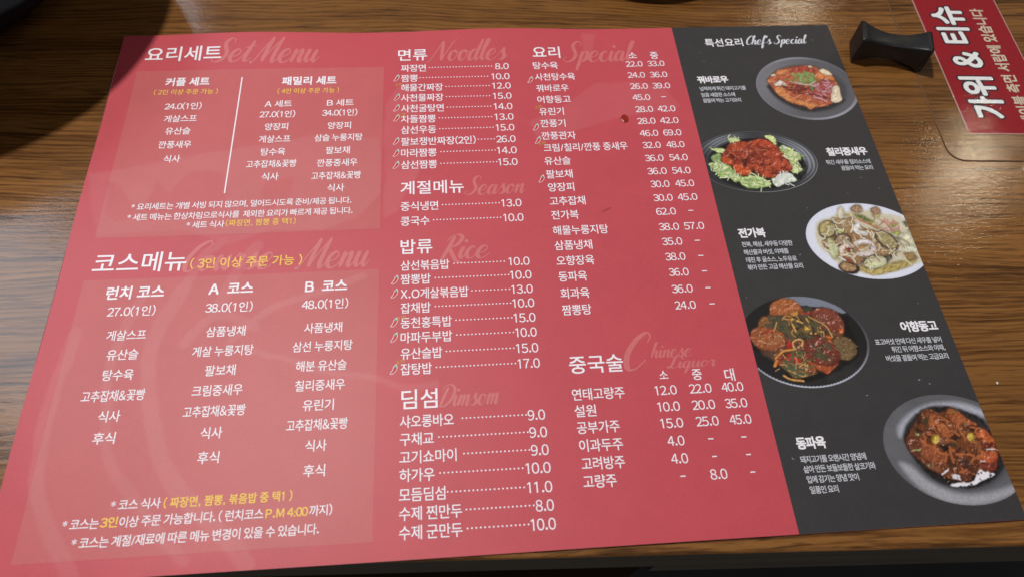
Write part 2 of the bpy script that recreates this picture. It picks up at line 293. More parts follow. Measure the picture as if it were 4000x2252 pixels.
DISHES=[
{"style":1,"c":[183.08,96.73],"ax":[30.19,24.83],"V":[[-1.0,-0.0032],[-0.0032,1.0]],"it":[["d",[48,46,49],[[160.0,99.9],[163.2,89.4],[169.7,82.8],[178.7,78.3],[189.2,79.6],[201.0,84.5],[201.7,88.2],[180.4,92.1]]],["p",[184,98,68],[[160.4,103.2],[164.0,107.0],[168.6,110.8],[176.8,113.4],[182.2,114.3],[190.6,114.1],[194.1,111.2],[200.4,106.5],[201.2,103.6],[201.7,98.1],[200.6,91.5],[195.8,85.2],[190.0,82.2],[183.6,81.3],[180.7,79.8],[178.4,82.0],[170.4,85.5],[164.9,91.5],[162.3,97.6],[161.4,100.6]]],["p",[214,140,88],[[163.8,97.0],[168.5,97.4],[171.1,91.3],[176.9,86.9],[186.3,83.9],[180.8,80.4],[177.8,82.6],[168.7,87.1],[164.4,92.6]]],["p",[214,132,82],[[192.6,108.9],[200.2,105.9],[201.1,101.9],[195.9,102.7],[189.9,104.0]]],["p",[205,130,84],[[168.0,110.2],[172.2,111.8],[176.1,110.5],[172.7,107.3],[167.7,107.4]]],["p",[205,125,80],[[160.3,102.6],[162.9,104.8],[165.5,103.6],[161.9,100.9]]],["p",[170,76,62],[[177.5,112.8],[186.3,113.7],[191.6,110.1],[189.1,108.5],[178.6,108.8]]],["d",[112,48,48],[[168.8,98.5],[174.2,100.0],[182.0,98.1],[184.3,94.2],[176.8,91.2],[170.8,95.2]]],["p",[164,78,74],[[188.7,99.5],[195.9,102.7],[199.9,99.2],[197.8,90.5],[191.2,86.4],[183.9,89.9],[181.9,94.8]]],["p",[236,216,188],[[193.7,110.0],[196.7,111.4],[200.7,107.6],[200.2,105.9],[196.3,107.1]]],["p",[236,216,188],[[199.0,97.6],[201.9,97.5],[201.4,91.5],[200.8,86.6],[197.7,84.6],[194.3,85.8],[196.8,92.7]]],["p",[235,215,190],[[164.3,107.8],[166.3,108.3],[167.2,106.9],[164.0,106.1]]],["p",[235,215,195],[[188.1,114.2],[190.2,114.1],[190.2,112.4],[188.5,112.5]]],["p",[232,220,208],[[164.3,100.3],[168.7,102.9],[171.0,100.6],[171.3,98.4],[168.9,99.0],[165.1,98.6]]],["h",[205,160,178],[[188.7,99.5],[196.2,103.8],[198.2,99.3],[195.1,92.8],[191.6,90.7],[186.9,93.0]],46,1.07],["h",[215,170,180],[[181.1,94.8],[188.6,91.9],[192.0,86.4],[189.1,84.9],[179.5,88.9]],24,0.83],["s",[220,185,200],0.83,[[184.6,89.3],[188.4,88.1],[191.6,85.6]]],["s",[90,35,42],0.58,[[182.9,92.1],[188.2,90.3],[193.3,87.9]]],["h",[225,140,115],[[165.8,108.0],[177.5,112.8],[192.1,111.8],[180.4,107.6],[166.7,103.5]],24,0.58],["h",[235,165,110],[[164.7,95.3],[171.1,88.1],[181.8,82.4],[175.4,89.1]],24,0.58],["r",[120,158,92],[[176.4,108.3],[182.1,107.6],[186.6,108.8],[190.1,106.2],[189.0,102.3],[185.8,99.6],[178.5,100.4],[176.3,103.2]],46,3.71,0.66],["r",[160,190,122],[[176.4,108.3],[186.6,108.8],[190.1,106.2],[185.8,99.6],[176.3,103.2]],20,2.89,0.41],["h",[165,205,125],[[176.9,108.8],[182.1,107.6],[186.6,108.8],[189.7,106.2],[186.8,100.2],[182.2,98.6],[176.3,103.2]],34,0.66],["h",[70,115,62],[[177.7,107.1],[186.2,107.1],[187.5,102.9],[182.5,99.7]],22,0.58],["p",[112,148,84],[[185.3,98.0],[187.1,96.8],[185.4,93.6],[184.6,95.3]]],["r",[206,120,78],[[167.0,108.0],[190.3,113.0],[199.9,104.8],[198.9,91.6],[186.2,83.4],[170.8,87.1],[164.0,95.9]],40,2.89,0.5],["r",[206,164,172],[[186.6,99.6],[199.2,102.6],[196.9,91.6],[189.8,88.6]],22,2.48,0.5],["s",[228,222,214],0.37,[[173.9,102.2],[178.4,100.1],[184.3,98.9],[189.3,101.7]]],["s",[222,216,208],0.33,[[177.1,101.6],[182.5,99.7],[187.2,97.4]]],["s",[110,150,90],0.58,[[171.0,104.0],[173.8,103.3],[176.3,101.6]]]]},
{"style":2,"c":[140.24,44.15],"ax":[33.94,21.06],"V":[[-0.9997,0.0259],[0.0259,0.9997]],"it":[["d",[24,24,24],[[118.8,52.9],[147.9,60.2],[166.2,47.2],[165.3,33.9],[151.1,26.6],[131.9,25.5],[115.8,34.9]]],["p",[196,214,150],[[129.2,61.1],[132.4,61.5],[134.2,59.2],[132.3,57.8],[128.0,57.0]]],["p",[205,220,150],[[148.5,60.4],[152.2,61.6],[154.9,58.5],[154.3,54.5],[151.3,58.1]]],["p",[200,216,150],[[116.8,55.6],[118.9,53.6],[124.3,53.4],[124.5,50.7],[119.6,51.1],[117.4,53.4]]],["p",[135,160,104],[[116.3,48.1],[122.1,50.3],[121.8,45.0],[118.8,43.7],[116.4,45.2]]],["p",[202,220,160],[[113.6,42.5],[117.0,44.3],[121.4,43.1],[125.9,39.2],[127.3,35.4],[125.6,32.6],[120.9,33.7],[117.0,35.3],[116.9,38.1]]],["p",[178,204,130],[[118.5,38.5],[124.3,38.8],[126.2,34.0],[120.9,33.7],[117.0,35.3]]],["p",[196,214,150],[[123.3,34.6],[128.8,35.3],[130.9,32.9],[127.1,31.2],[125.0,30.3]]],["p",[196,218,150],[[129.1,33.0],[135.9,34.6],[143.8,31.0],[143.1,28.3],[136.5,25.8],[130.8,27.4],[128.4,30.2]]],["d",[120,145,90],[[129.6,32.0],[135.6,33.2],[136.9,30.8],[131.7,29.6]]],["p",[200,216,148],[[155.1,53.0],[159.0,54.4],[162.8,50.8],[165.8,47.3],[165.4,44.4],[161.7,43.5],[163.0,39.7],[163.7,36.8],[159.4,35.1],[157.6,37.0],[157.9,45.6]]],["p",[225,232,222],[[155.1,53.0],[158.2,54.4],[159.4,52.9],[156.6,51.0]]],["p",[212,224,206],[[146.0,32.3],[151.4,35.4],[156.5,35.7],[159.2,29.9],[153.5,28.8],[148.7,27.6],[146.4,29.0]]],["p",[150,62,45],[[121.0,47.0],[125.0,52.6],[128.1,56.5],[132.4,58.0],[139.5,58.0],[146.1,59.3],[150.5,58.1],[153.8,54.1],[157.0,49.5],[158.4,44.6],[159.4,39.3],[156.7,36.6],[150.4,34.5],[148.0,32.7],[142.4,32.9],[138.1,35.9],[137.2,38.3],[133.0,35.1],[129.5,34.8],[127.0,37.3],[126.2,40.6],[124.2,42.1],[121.5,43.6]]],["p",[176,76,48],[[127.9,55.5],[133.9,57.7],[139.2,57.0],[137.5,53.2],[130.0,51.0]]],["p",[188,78,50],[[140.9,57.5],[146.5,59.3],[151.1,57.1],[153.8,52.6],[148.0,52.8]]],["p",[170,72,50],[[145.6,50.9],[153.7,52.1],[157.8,46.6],[152.0,45.4],[145.4,47.0]]],["p",[200,88,48],[[126.9,42.0],[131.2,42.3],[135.2,39.8],[135.8,36.0],[132.5,34.7],[128.8,35.3],[127.0,37.3]]],["p",[185,80,52],[[134.9,41.7],[139.6,42.0],[147.6,35.5],[147.8,33.2],[142.1,33.4],[140.1,37.7]]],["p",[192,84,50],[[121.2,47.9],[125.4,47.3],[127.7,43.9],[125.7,42.0],[121.9,43.6]]],["p",[178,72,52],[[145.7,43.2],[153.3,45.8],[157.7,43.2],[158.6,39.4],[151.1,37.3]]],["d",[58,28,28],[[126.3,49.7],[129.4,48.1],[130.5,46.1],[127.1,46.5]]],["d",[62,30,30],[[132.3,45.6],[136.7,46.4],[133.9,40.8],[132.4,40.8]]],["d",[62,30,30],[[136.4,38.3],[139.6,35.8],[137.1,34.8]]],["d",[70,32,30],[[142.7,45.2],[144.7,44.2],[143.4,40.4],[141.8,41.4]]],["p",[90,60,45],[[144.3,52.2],[147.3,53.1],[148.8,51.3],[145.9,50.4]]],["h",[232,180,170],[[132.7,52.4],[140.7,55.0],[145.1,51.9],[140.6,46.3],[133.1,47.5]],46,0.58],["h",[228,140,110],[[125.0,52.6],[139.2,57.0],[153.8,52.6],[157.4,43.7],[149.7,36.4],[128.2,42.9]],70,0.39],["h",[95,36,30],[[125.0,52.6],[139.2,57.0],[153.8,52.6],[157.4,43.7],[149.7,36.4],[128.2,42.9]],60,0.5],["h",[232,180,165],[[145.4,42.2],[151.8,44.4],[157.6,39.9],[151.7,36.3]],22,0.39],["r",[226,236,190],[[114.1,43.4],[120.0,44.1],[127.2,38.2],[128.6,34.4],[125.8,32.2],[117.1,35.8]],30,4.25,0.5],["r",[150,180,104],[[114.1,43.4],[120.0,44.1],[127.2,38.2],[128.6,34.4],[125.8,32.2],[117.1,35.8]],22,3.48,0.46],["r",[222,234,180],[[129.2,33.4],[135.9,34.6],[143.8,31.0],[142.8,28.3],[136.5,25.8],[130.8,27.4]],24,4.25,0.5],["r",[146,178,100],[[129.2,33.4],[143.8,31.0],[136.5,25.8],[130.8,27.4]],16,3.48,0.46],["r",[228,236,190],[[155.4,52.5],[158.9,53.9],[165.8,47.3],[161.7,43.5],[163.3,36.8],[159.4,35.1],[158.6,43.7]],26,4.25,0.5],["r",[160,186,112],[[155.4,52.5],[165.8,47.3],[163.3,36.8],[159.4,35.1],[158.6,43.7]],16,3.48,0.46],["r",[234,240,232],[[146.4,32.3],[151.4,35.4],[156.5,35.7],[158.8,30.0],[148.7,27.6]],16,4.25,0.54],["r",[220,232,176],[[129.2,61.1],[132.4,61.5],[134.2,59.2],[128.3,57.4]],8,3.09,0.46],["r",[196,92,60],[[122.9,50.3],[139.3,57.5],[154.0,53.1],[158.4,39.8],[148.3,33.6],[131.0,38.0]],50,2.71,0.54],["r",[110,44,34],[[122.9,50.3],[139.3,57.5],[154.0,53.1],[158.4,39.8],[148.3,33.6],[131.0,38.0]],36,2.71,0.46],["h",[232,240,205],[[114.5,43.4],[126.1,33.5],[139.9,27.5],[143.6,30.1],[127.0,37.3]],26,0.62],["h",[230,238,195],[[157.0,52.5],[164.7,46.3],[162.2,36.9],[158.9,41.7]],20,0.62]]},
{"style":3,"c":[186.11,-8.55],"ax":[32.09,23.14],"V":[[-0.9972,0.0744],[0.0744,0.9972]],"it":[["d",[214,204,172],[[160.7,0.2],[163.9,4.4],[170.8,6.3],[175.3,8.7],[186.9,10.0],[201.1,7.2],[210.1,2.5],[210.9,-20.5],[203.2,-24.7],[193.1,-27.9],[181.9,-29.2],[175.4,-27.1],[166.3,-21.4],[162.5,-15.9],[159.4,-11.6],[159.5,-5.3]]],["p",[188,168,104],[[176.3,-23.9],[187.3,-23.6],[206.5,-20.3],[203.3,-24.3],[193.2,-27.5],[182.0,-28.8]]],["p",[160,124,88],[[162.1,-8.4],[179.4,-2.3],[192.2,-2.9],[196.9,-16.6],[176.6,-23.1],[167.3,-18.2]]],["p",[165,135,92],[[172.3,4.9],[181.7,5.4],[183.0,-2.5],[173.5,-4.6]]],["p",[164,132,104],[[182.7,11.1],[186.2,13.6],[189.2,12.6],[188.5,9.1],[184.5,8.4]]],["p",[164,128,104],[[193.5,10.7],[196.7,12.1],[198.6,10.0],[197.8,7.4],[193.4,8.0]]],["p",[218,208,186],[[175.4,10.5],[177.9,12.6],[179.0,9.9],[177.3,5.6],[174.6,5.3]]],["p",[186,174,112],[[178.2,7.3],[186.1,7.4],[190.8,4.6],[193.6,1.4],[196.8,-3.5],[185.2,4.4]]],["p",[96,122,70],[[184.5,7.0],[188.7,6.0],[191.3,2.4],[187.2,3.9]]],["p",[190,175,110],[[193.2,7.1],[197.6,6.9],[196.2,4.8],[193.0,5.4]]],["s",[205,115,100],0.74,[[183.1,4.9],[189.7,1.1],[194.7,-3.0]]],["s",[208,120,105],0.66,[[195.3,4.4],[199.1,1.2],[200.3,-3.2]]],["h",[228,214,206],[[175.7,3.9],[181.5,4.5],[180.9,0.2],[176.5,0.4]],26,0.81],["h",[228,206,196],[[191.9,1.9],[198.1,0.3],[200.6,-3.2],[195.7,-3.4]],34,0.74],["h",[226,196,186],[[198.1,6.0],[203.4,2.7],[207.1,-1.8],[201.6,-2.4]],40,0.74],["h",[110,70,62],[[198.1,6.0],[203.4,2.7],[206.5,-3.5],[200.8,-4.9]],20,0.51],["p",[88,72,74],[[172.2,0.5],[171.9,-1.3],[171.0,-3.2],[169.6,-4.8],[167.9,-5.9],[166.1,-6.5],[164.4,-6.5],[163.0,-5.9],[162.1,-4.7],[161.7,-3.0],[162.0,-1.2],[162.8,0.7],[164.2,2.3],[165.9,3.5],[167.7,4.1],[169.5,4.1],[170.9,3.4],[171.8,2.2]]],["p",[176,160,108],[[171.0,-1.2],[170.3,-2.8],[169.1,-4.2],[167.7,-5.2],[166.1,-5.7],[164.6,-5.6],[163.4,-5.0],[162.5,-3.9],[162.2,-2.4],[162.4,-0.8],[163.1,0.8],[164.3,2.2],[165.7,3.2],[167.3,3.7],[168.8,3.7],[170.1,3.1],[170.9,1.9],[171.2,0.5]]],["h",[200,186,120],[[164.4,2.2],[170.3,2.0],[169.1,-4.4],[163.8,-5.1]],18,0.44],["p",[92,76,74],[[177.4,-8.2],[176.7,-9.5],[175.6,-10.7],[174.1,-11.5],[172.5,-11.9],[170.9,-11.8],[169.6,-11.3],[168.6,-10.4],[168.2,-9.1],[168.3,-7.8],[169.0,-6.5],[170.1,-5.3],[171.6,-4.5],[173.2,-4.1],[174.8,-4.1],[176.2,-4.7],[177.1,-5.6],[177.6,-6.8]]],["p",[158,136,112],[[176.8,-8.3],[176.3,-9.4],[175.3,-10.3],[174.0,-11.0],[172.6,-11.3],[171.3,-11.3],[170.1,-10.8],[169.3,-10.1],[168.9,-9.1],[169.0,-8.0],[169.6,-6.9],[170.5,-5.9],[171.8,-5.2],[173.2,-4.9],[174.6,-4.9],[175.7,-5.4],[176.6,-6.2],[176.9,-7.2]]],["h",[96,76,66],[[170.9,-5.8],[176.3,-6.4],[174.6,-10.6],[170.4,-10.0]],16,0.51],["p",[84,70,70],[[200.2,-14.2],[198.7,-15.1],[197.0,-15.3],[195.1,-14.7],[193.4,-13.5],[191.9,-11.8],[190.9,-9.7],[190.6,-7.6],[190.9,-5.6],[191.8,-4.1],[193.3,-3.2],[195.0,-3.1],[196.9,-3.6],[198.7,-4.9],[200.2,-6.7],[201.1,-8.7],[201.4,-10.9],[201.1,-12.8]]],["p",[170,158,112],[[199.5,-13.4],[198.3,-14.1],[196.9,-14.1],[195.3,-13.6],[193.7,-12.5],[192.4,-10.9],[191.5,-9.1],[191.2,-7.3],[191.4,-5.6],[192.1,-4.4],[193.3,-3.7],[194.8,-3.6],[196.4,-4.2],[198.0,-5.3],[199.2,-6.9],[200.1,-8.7],[200.5,-10.5],[200.3,-12.2]]],["h",[180,168,108],[[192.0,-4.6],[196.8,-5.6],[198.8,-12.9],[194.3,-11.0]],20,0.44],["d",[60,48,52],[[190.9,-19.2],[197.9,-15.8],[198.5,-17.1],[193.3,-21.8],[190.8,-21.7]]],["p",[92,78,76],[[192.4,-20.6],[191.6,-22.0],[190.2,-23.3],[188.1,-24.4],[185.7,-25.2],[183.3,-25.4],[181.1,-25.2],[179.4,-24.5],[178.4,-23.4],[178.2,-22.1],[178.9,-20.7],[180.4,-19.3],[182.4,-18.2],[184.8,-17.5],[187.3,-17.2],[189.5,-17.5],[191.2,-18.2],[192.2,-19.3]]],["p",[212,212,170],[[191.9,-21.1],[191.2,-22.3],[190.0,-23.5],[188.2,-24.4],[186.1,-25.0],[184.0,-25.3],[182.1,-25.1],[180.7,-24.5],[179.8,-23.6],[179.7,-22.4],[180.3,-21.2],[181.5,-20.1],[183.3,-19.1],[185.4,-18.5],[187.5,-18.3],[189.4,-18.4],[190.9,-19.0],[191.7,-20.0]]],["p",[66,46,42],[[176.2,-25.9],[175.3,-26.8],[174.0,-27.5],[172.4,-27.8],[170.6,-27.7],[169.0,-27.2],[167.6,-26.4],[166.6,-25.3],[166.3,-24.1],[166.5,-22.9],[167.3,-21.9],[168.7,-21.2],[170.3,-20.9],[172.1,-21.0],[173.7,-21.5],[175.1,-22.4],[176.1,-23.5],[176.4,-24.7]]],["p",[168,134,96],[[174.7,-25.1],[174.1,-25.8],[173.1,-26.3],[171.8,-26.5],[170.5,-26.4],[169.1,-26.0],[168.0,-25.4],[167.3,-24.6],[167.0,-23.7],[167.1,-22.8],[167.8,-22.1],[168.8,-21.6],[170.0,-21.4],[171.4,-21.5],[172.7,-21.9],[173.8,-22.5],[174.6,-23.4],[174.9,-24.3]]],["h",[200,170,130],[[168.1,-22.7],[174.9,-23.8],[172.1,-26.1]],14,0.44],["s",[228,214,214],2.72,[[179.3,-10.4],[182.7,-9.3],[186.2,-9.8],[187.4,-12.4],[186.5,-15.3],[183.0,-16.6],[179.0,-16.6]]],["s",[240,232,236],1.47,[[180.3,-10.0],[183.9,-9.0],[186.8,-10.3],[187.7,-12.8]]],["s",[236,234,236],2.79,[[184.1,0.9],[181.6,-1.5],[182.6,-3.7],[185.7,-4.5]]],["s",[228,206,196],2.43,[[176.4,-11.9],[173.7,-11.4],[170.5,-13.3],[170.4,-16.2]]],["s",[225,185,160],1.69,[[170.7,-16.3],[173.2,-17.6],[176.0,-18.1]]],["p",[170,70,70],[[173.3,-12.0],[175.0,-13.1],[176.1,-15.3],[173.7,-14.7]]],["p",[168,76,70],[[170.5,-18.3],[173.3,-19.7],[174.1,-21.7],[171.3,-20.4]]],["d",[40,36,40],[[172.2,-16.1],[174.7,-17.7],[174.0,-18.7],[172.5,-17.6]]],["d",[60,84,60],[[175.7,-13.2],[177.1,-13.2],[176.4,-15.7],[175.4,-15.2]]],["p",[200,206,158],[[165.4,-7.2],[167.5,-7.3],[169.1,-12.0],[166.9,-18.1],[164.9,-18.9],[163.8,-13.9]]],["p",[228,222,205],[[167.5,-17.4],[169.5,-17.9],[171.2,-20.8],[168.2,-19.8]]],["p",[152,166,74],[[204.3,0.4],[204.0,-0.2],[203.5,-0.7],[203.0,-1.0],[202.3,-1.2],[201.8,-1.2],[201.3,-0.9],[201.0,-0.5],[200.9,-0.0],[201.0,0.6],[201.3,1.2],[201.7,1.7],[202.3,2.0],[202.9,2.2],[203.5,2.2],[204.0,2.0],[204.3,1.6],[204.4,1.0]]],["p",[152,168,84],[[204.5,-4.7],[204.2,-5.2],[203.7,-5.7],[203.0,-6.0],[202.2,-6.2],[201.5,-6.2],[200.9,-5.9],[200.4,-5.6],[200.2,-5.1],[200.3,-4.5],[200.6,-4.0],[201.1,-3.5],[201.8,-3.1],[202.6,-3.0],[203.3,-3.0],[203.9,-3.2],[204.4,-3.6],[204.6,-4.1]]],["p",[170,180,110],[[174.7,-2.8],[174.5,-3.2],[174.2,-3.6],[173.7,-3.9],[173.2,-4.0],[172.8,-4.0],[172.4,-3.8],[172.1,-3.5],[172.0,-3.1],[172.1,-2.6],[172.3,-2.2],[172.7,-1.8],[173.1,-1.5],[173.6,-1.4],[174.0,-1.4],[174.4,-1.6],[174.7,-1.9],[174.8,-2.3]]],["d",[56,72,52],[[207.7,2.1],[210.4,2.4],[209.8,-5.3],[208.3,-3.6]]],["d",[66,80,60],[[200.9,-6.7],[204.9,-8.1],[202.1,-9.9]]],["p",[226,222,192],[[204.0,-6.4],[208.1,-5.3],[209.9,-8.8],[209.4,-12.1],[205.6,-10.3]]],["p",[236,238,216],[[203.2,-13.5],[205.6,-12.4],[209.8,-14.2],[209.0,-16.5],[203.9,-16.3]]],["p",[160,130,86],[[201.8,-17.2],[207.1,-16.6],[208.5,-20.0],[203.0,-22.2]]],["s",[222,216,170],0.88,[[200.8,-20.1],[202.4,-21.8],[203.8,-23.9]]],["s",[226,222,190],0.66,[[191.5,-15.1],[194.7,-15.3],[197.0,-16.2]]],["h",[236,236,242],[[181.3,-24.1],[184.4,-24.6],[183.2,-26.2],[181.2,-25.7]],10,0.66],["h",[214,206,150],[[176.1,-24.7],[193.9,-25.5],[205.0,-22.7],[189.2,-28.5],[178.5,-28.4]],26,0.51],["h",[232,232,236],[[189.3,-11.7],[191.4,-12.2],[190.5,-13.8]],6,0.59],["h",[240,240,242],[[198.8,-10.8],[201.2,-11.3],[200.1,-12.6]],5,0.59],["r",[226,216,190],[[172.5,5.8],[200.8,6.4],[209.5,0.7],[207.4,-17.9],[194.1,-24.7],[176.3,-23.9],[163.3,-14.3],[160.9,-4.9]],70,4.41,0.59],["r",[168,146,112],[[172.5,5.8],[200.8,6.4],[209.5,0.7],[207.4,-17.9],[194.1,-24.7],[176.3,-23.9],[163.3,-14.3]],40,4.04,0.51],["r",[214,150,140],[[190.4,3.3],[203.4,2.7],[206.5,-3.5],[199.0,-4.9]],14,4.04,0.51],["h",[44,36,42],[[165.5,3.5],[173.1,4.0],[171.6,-3.7],[165.5,-6.8],[162.1,-3.3]],20,0.33]]},
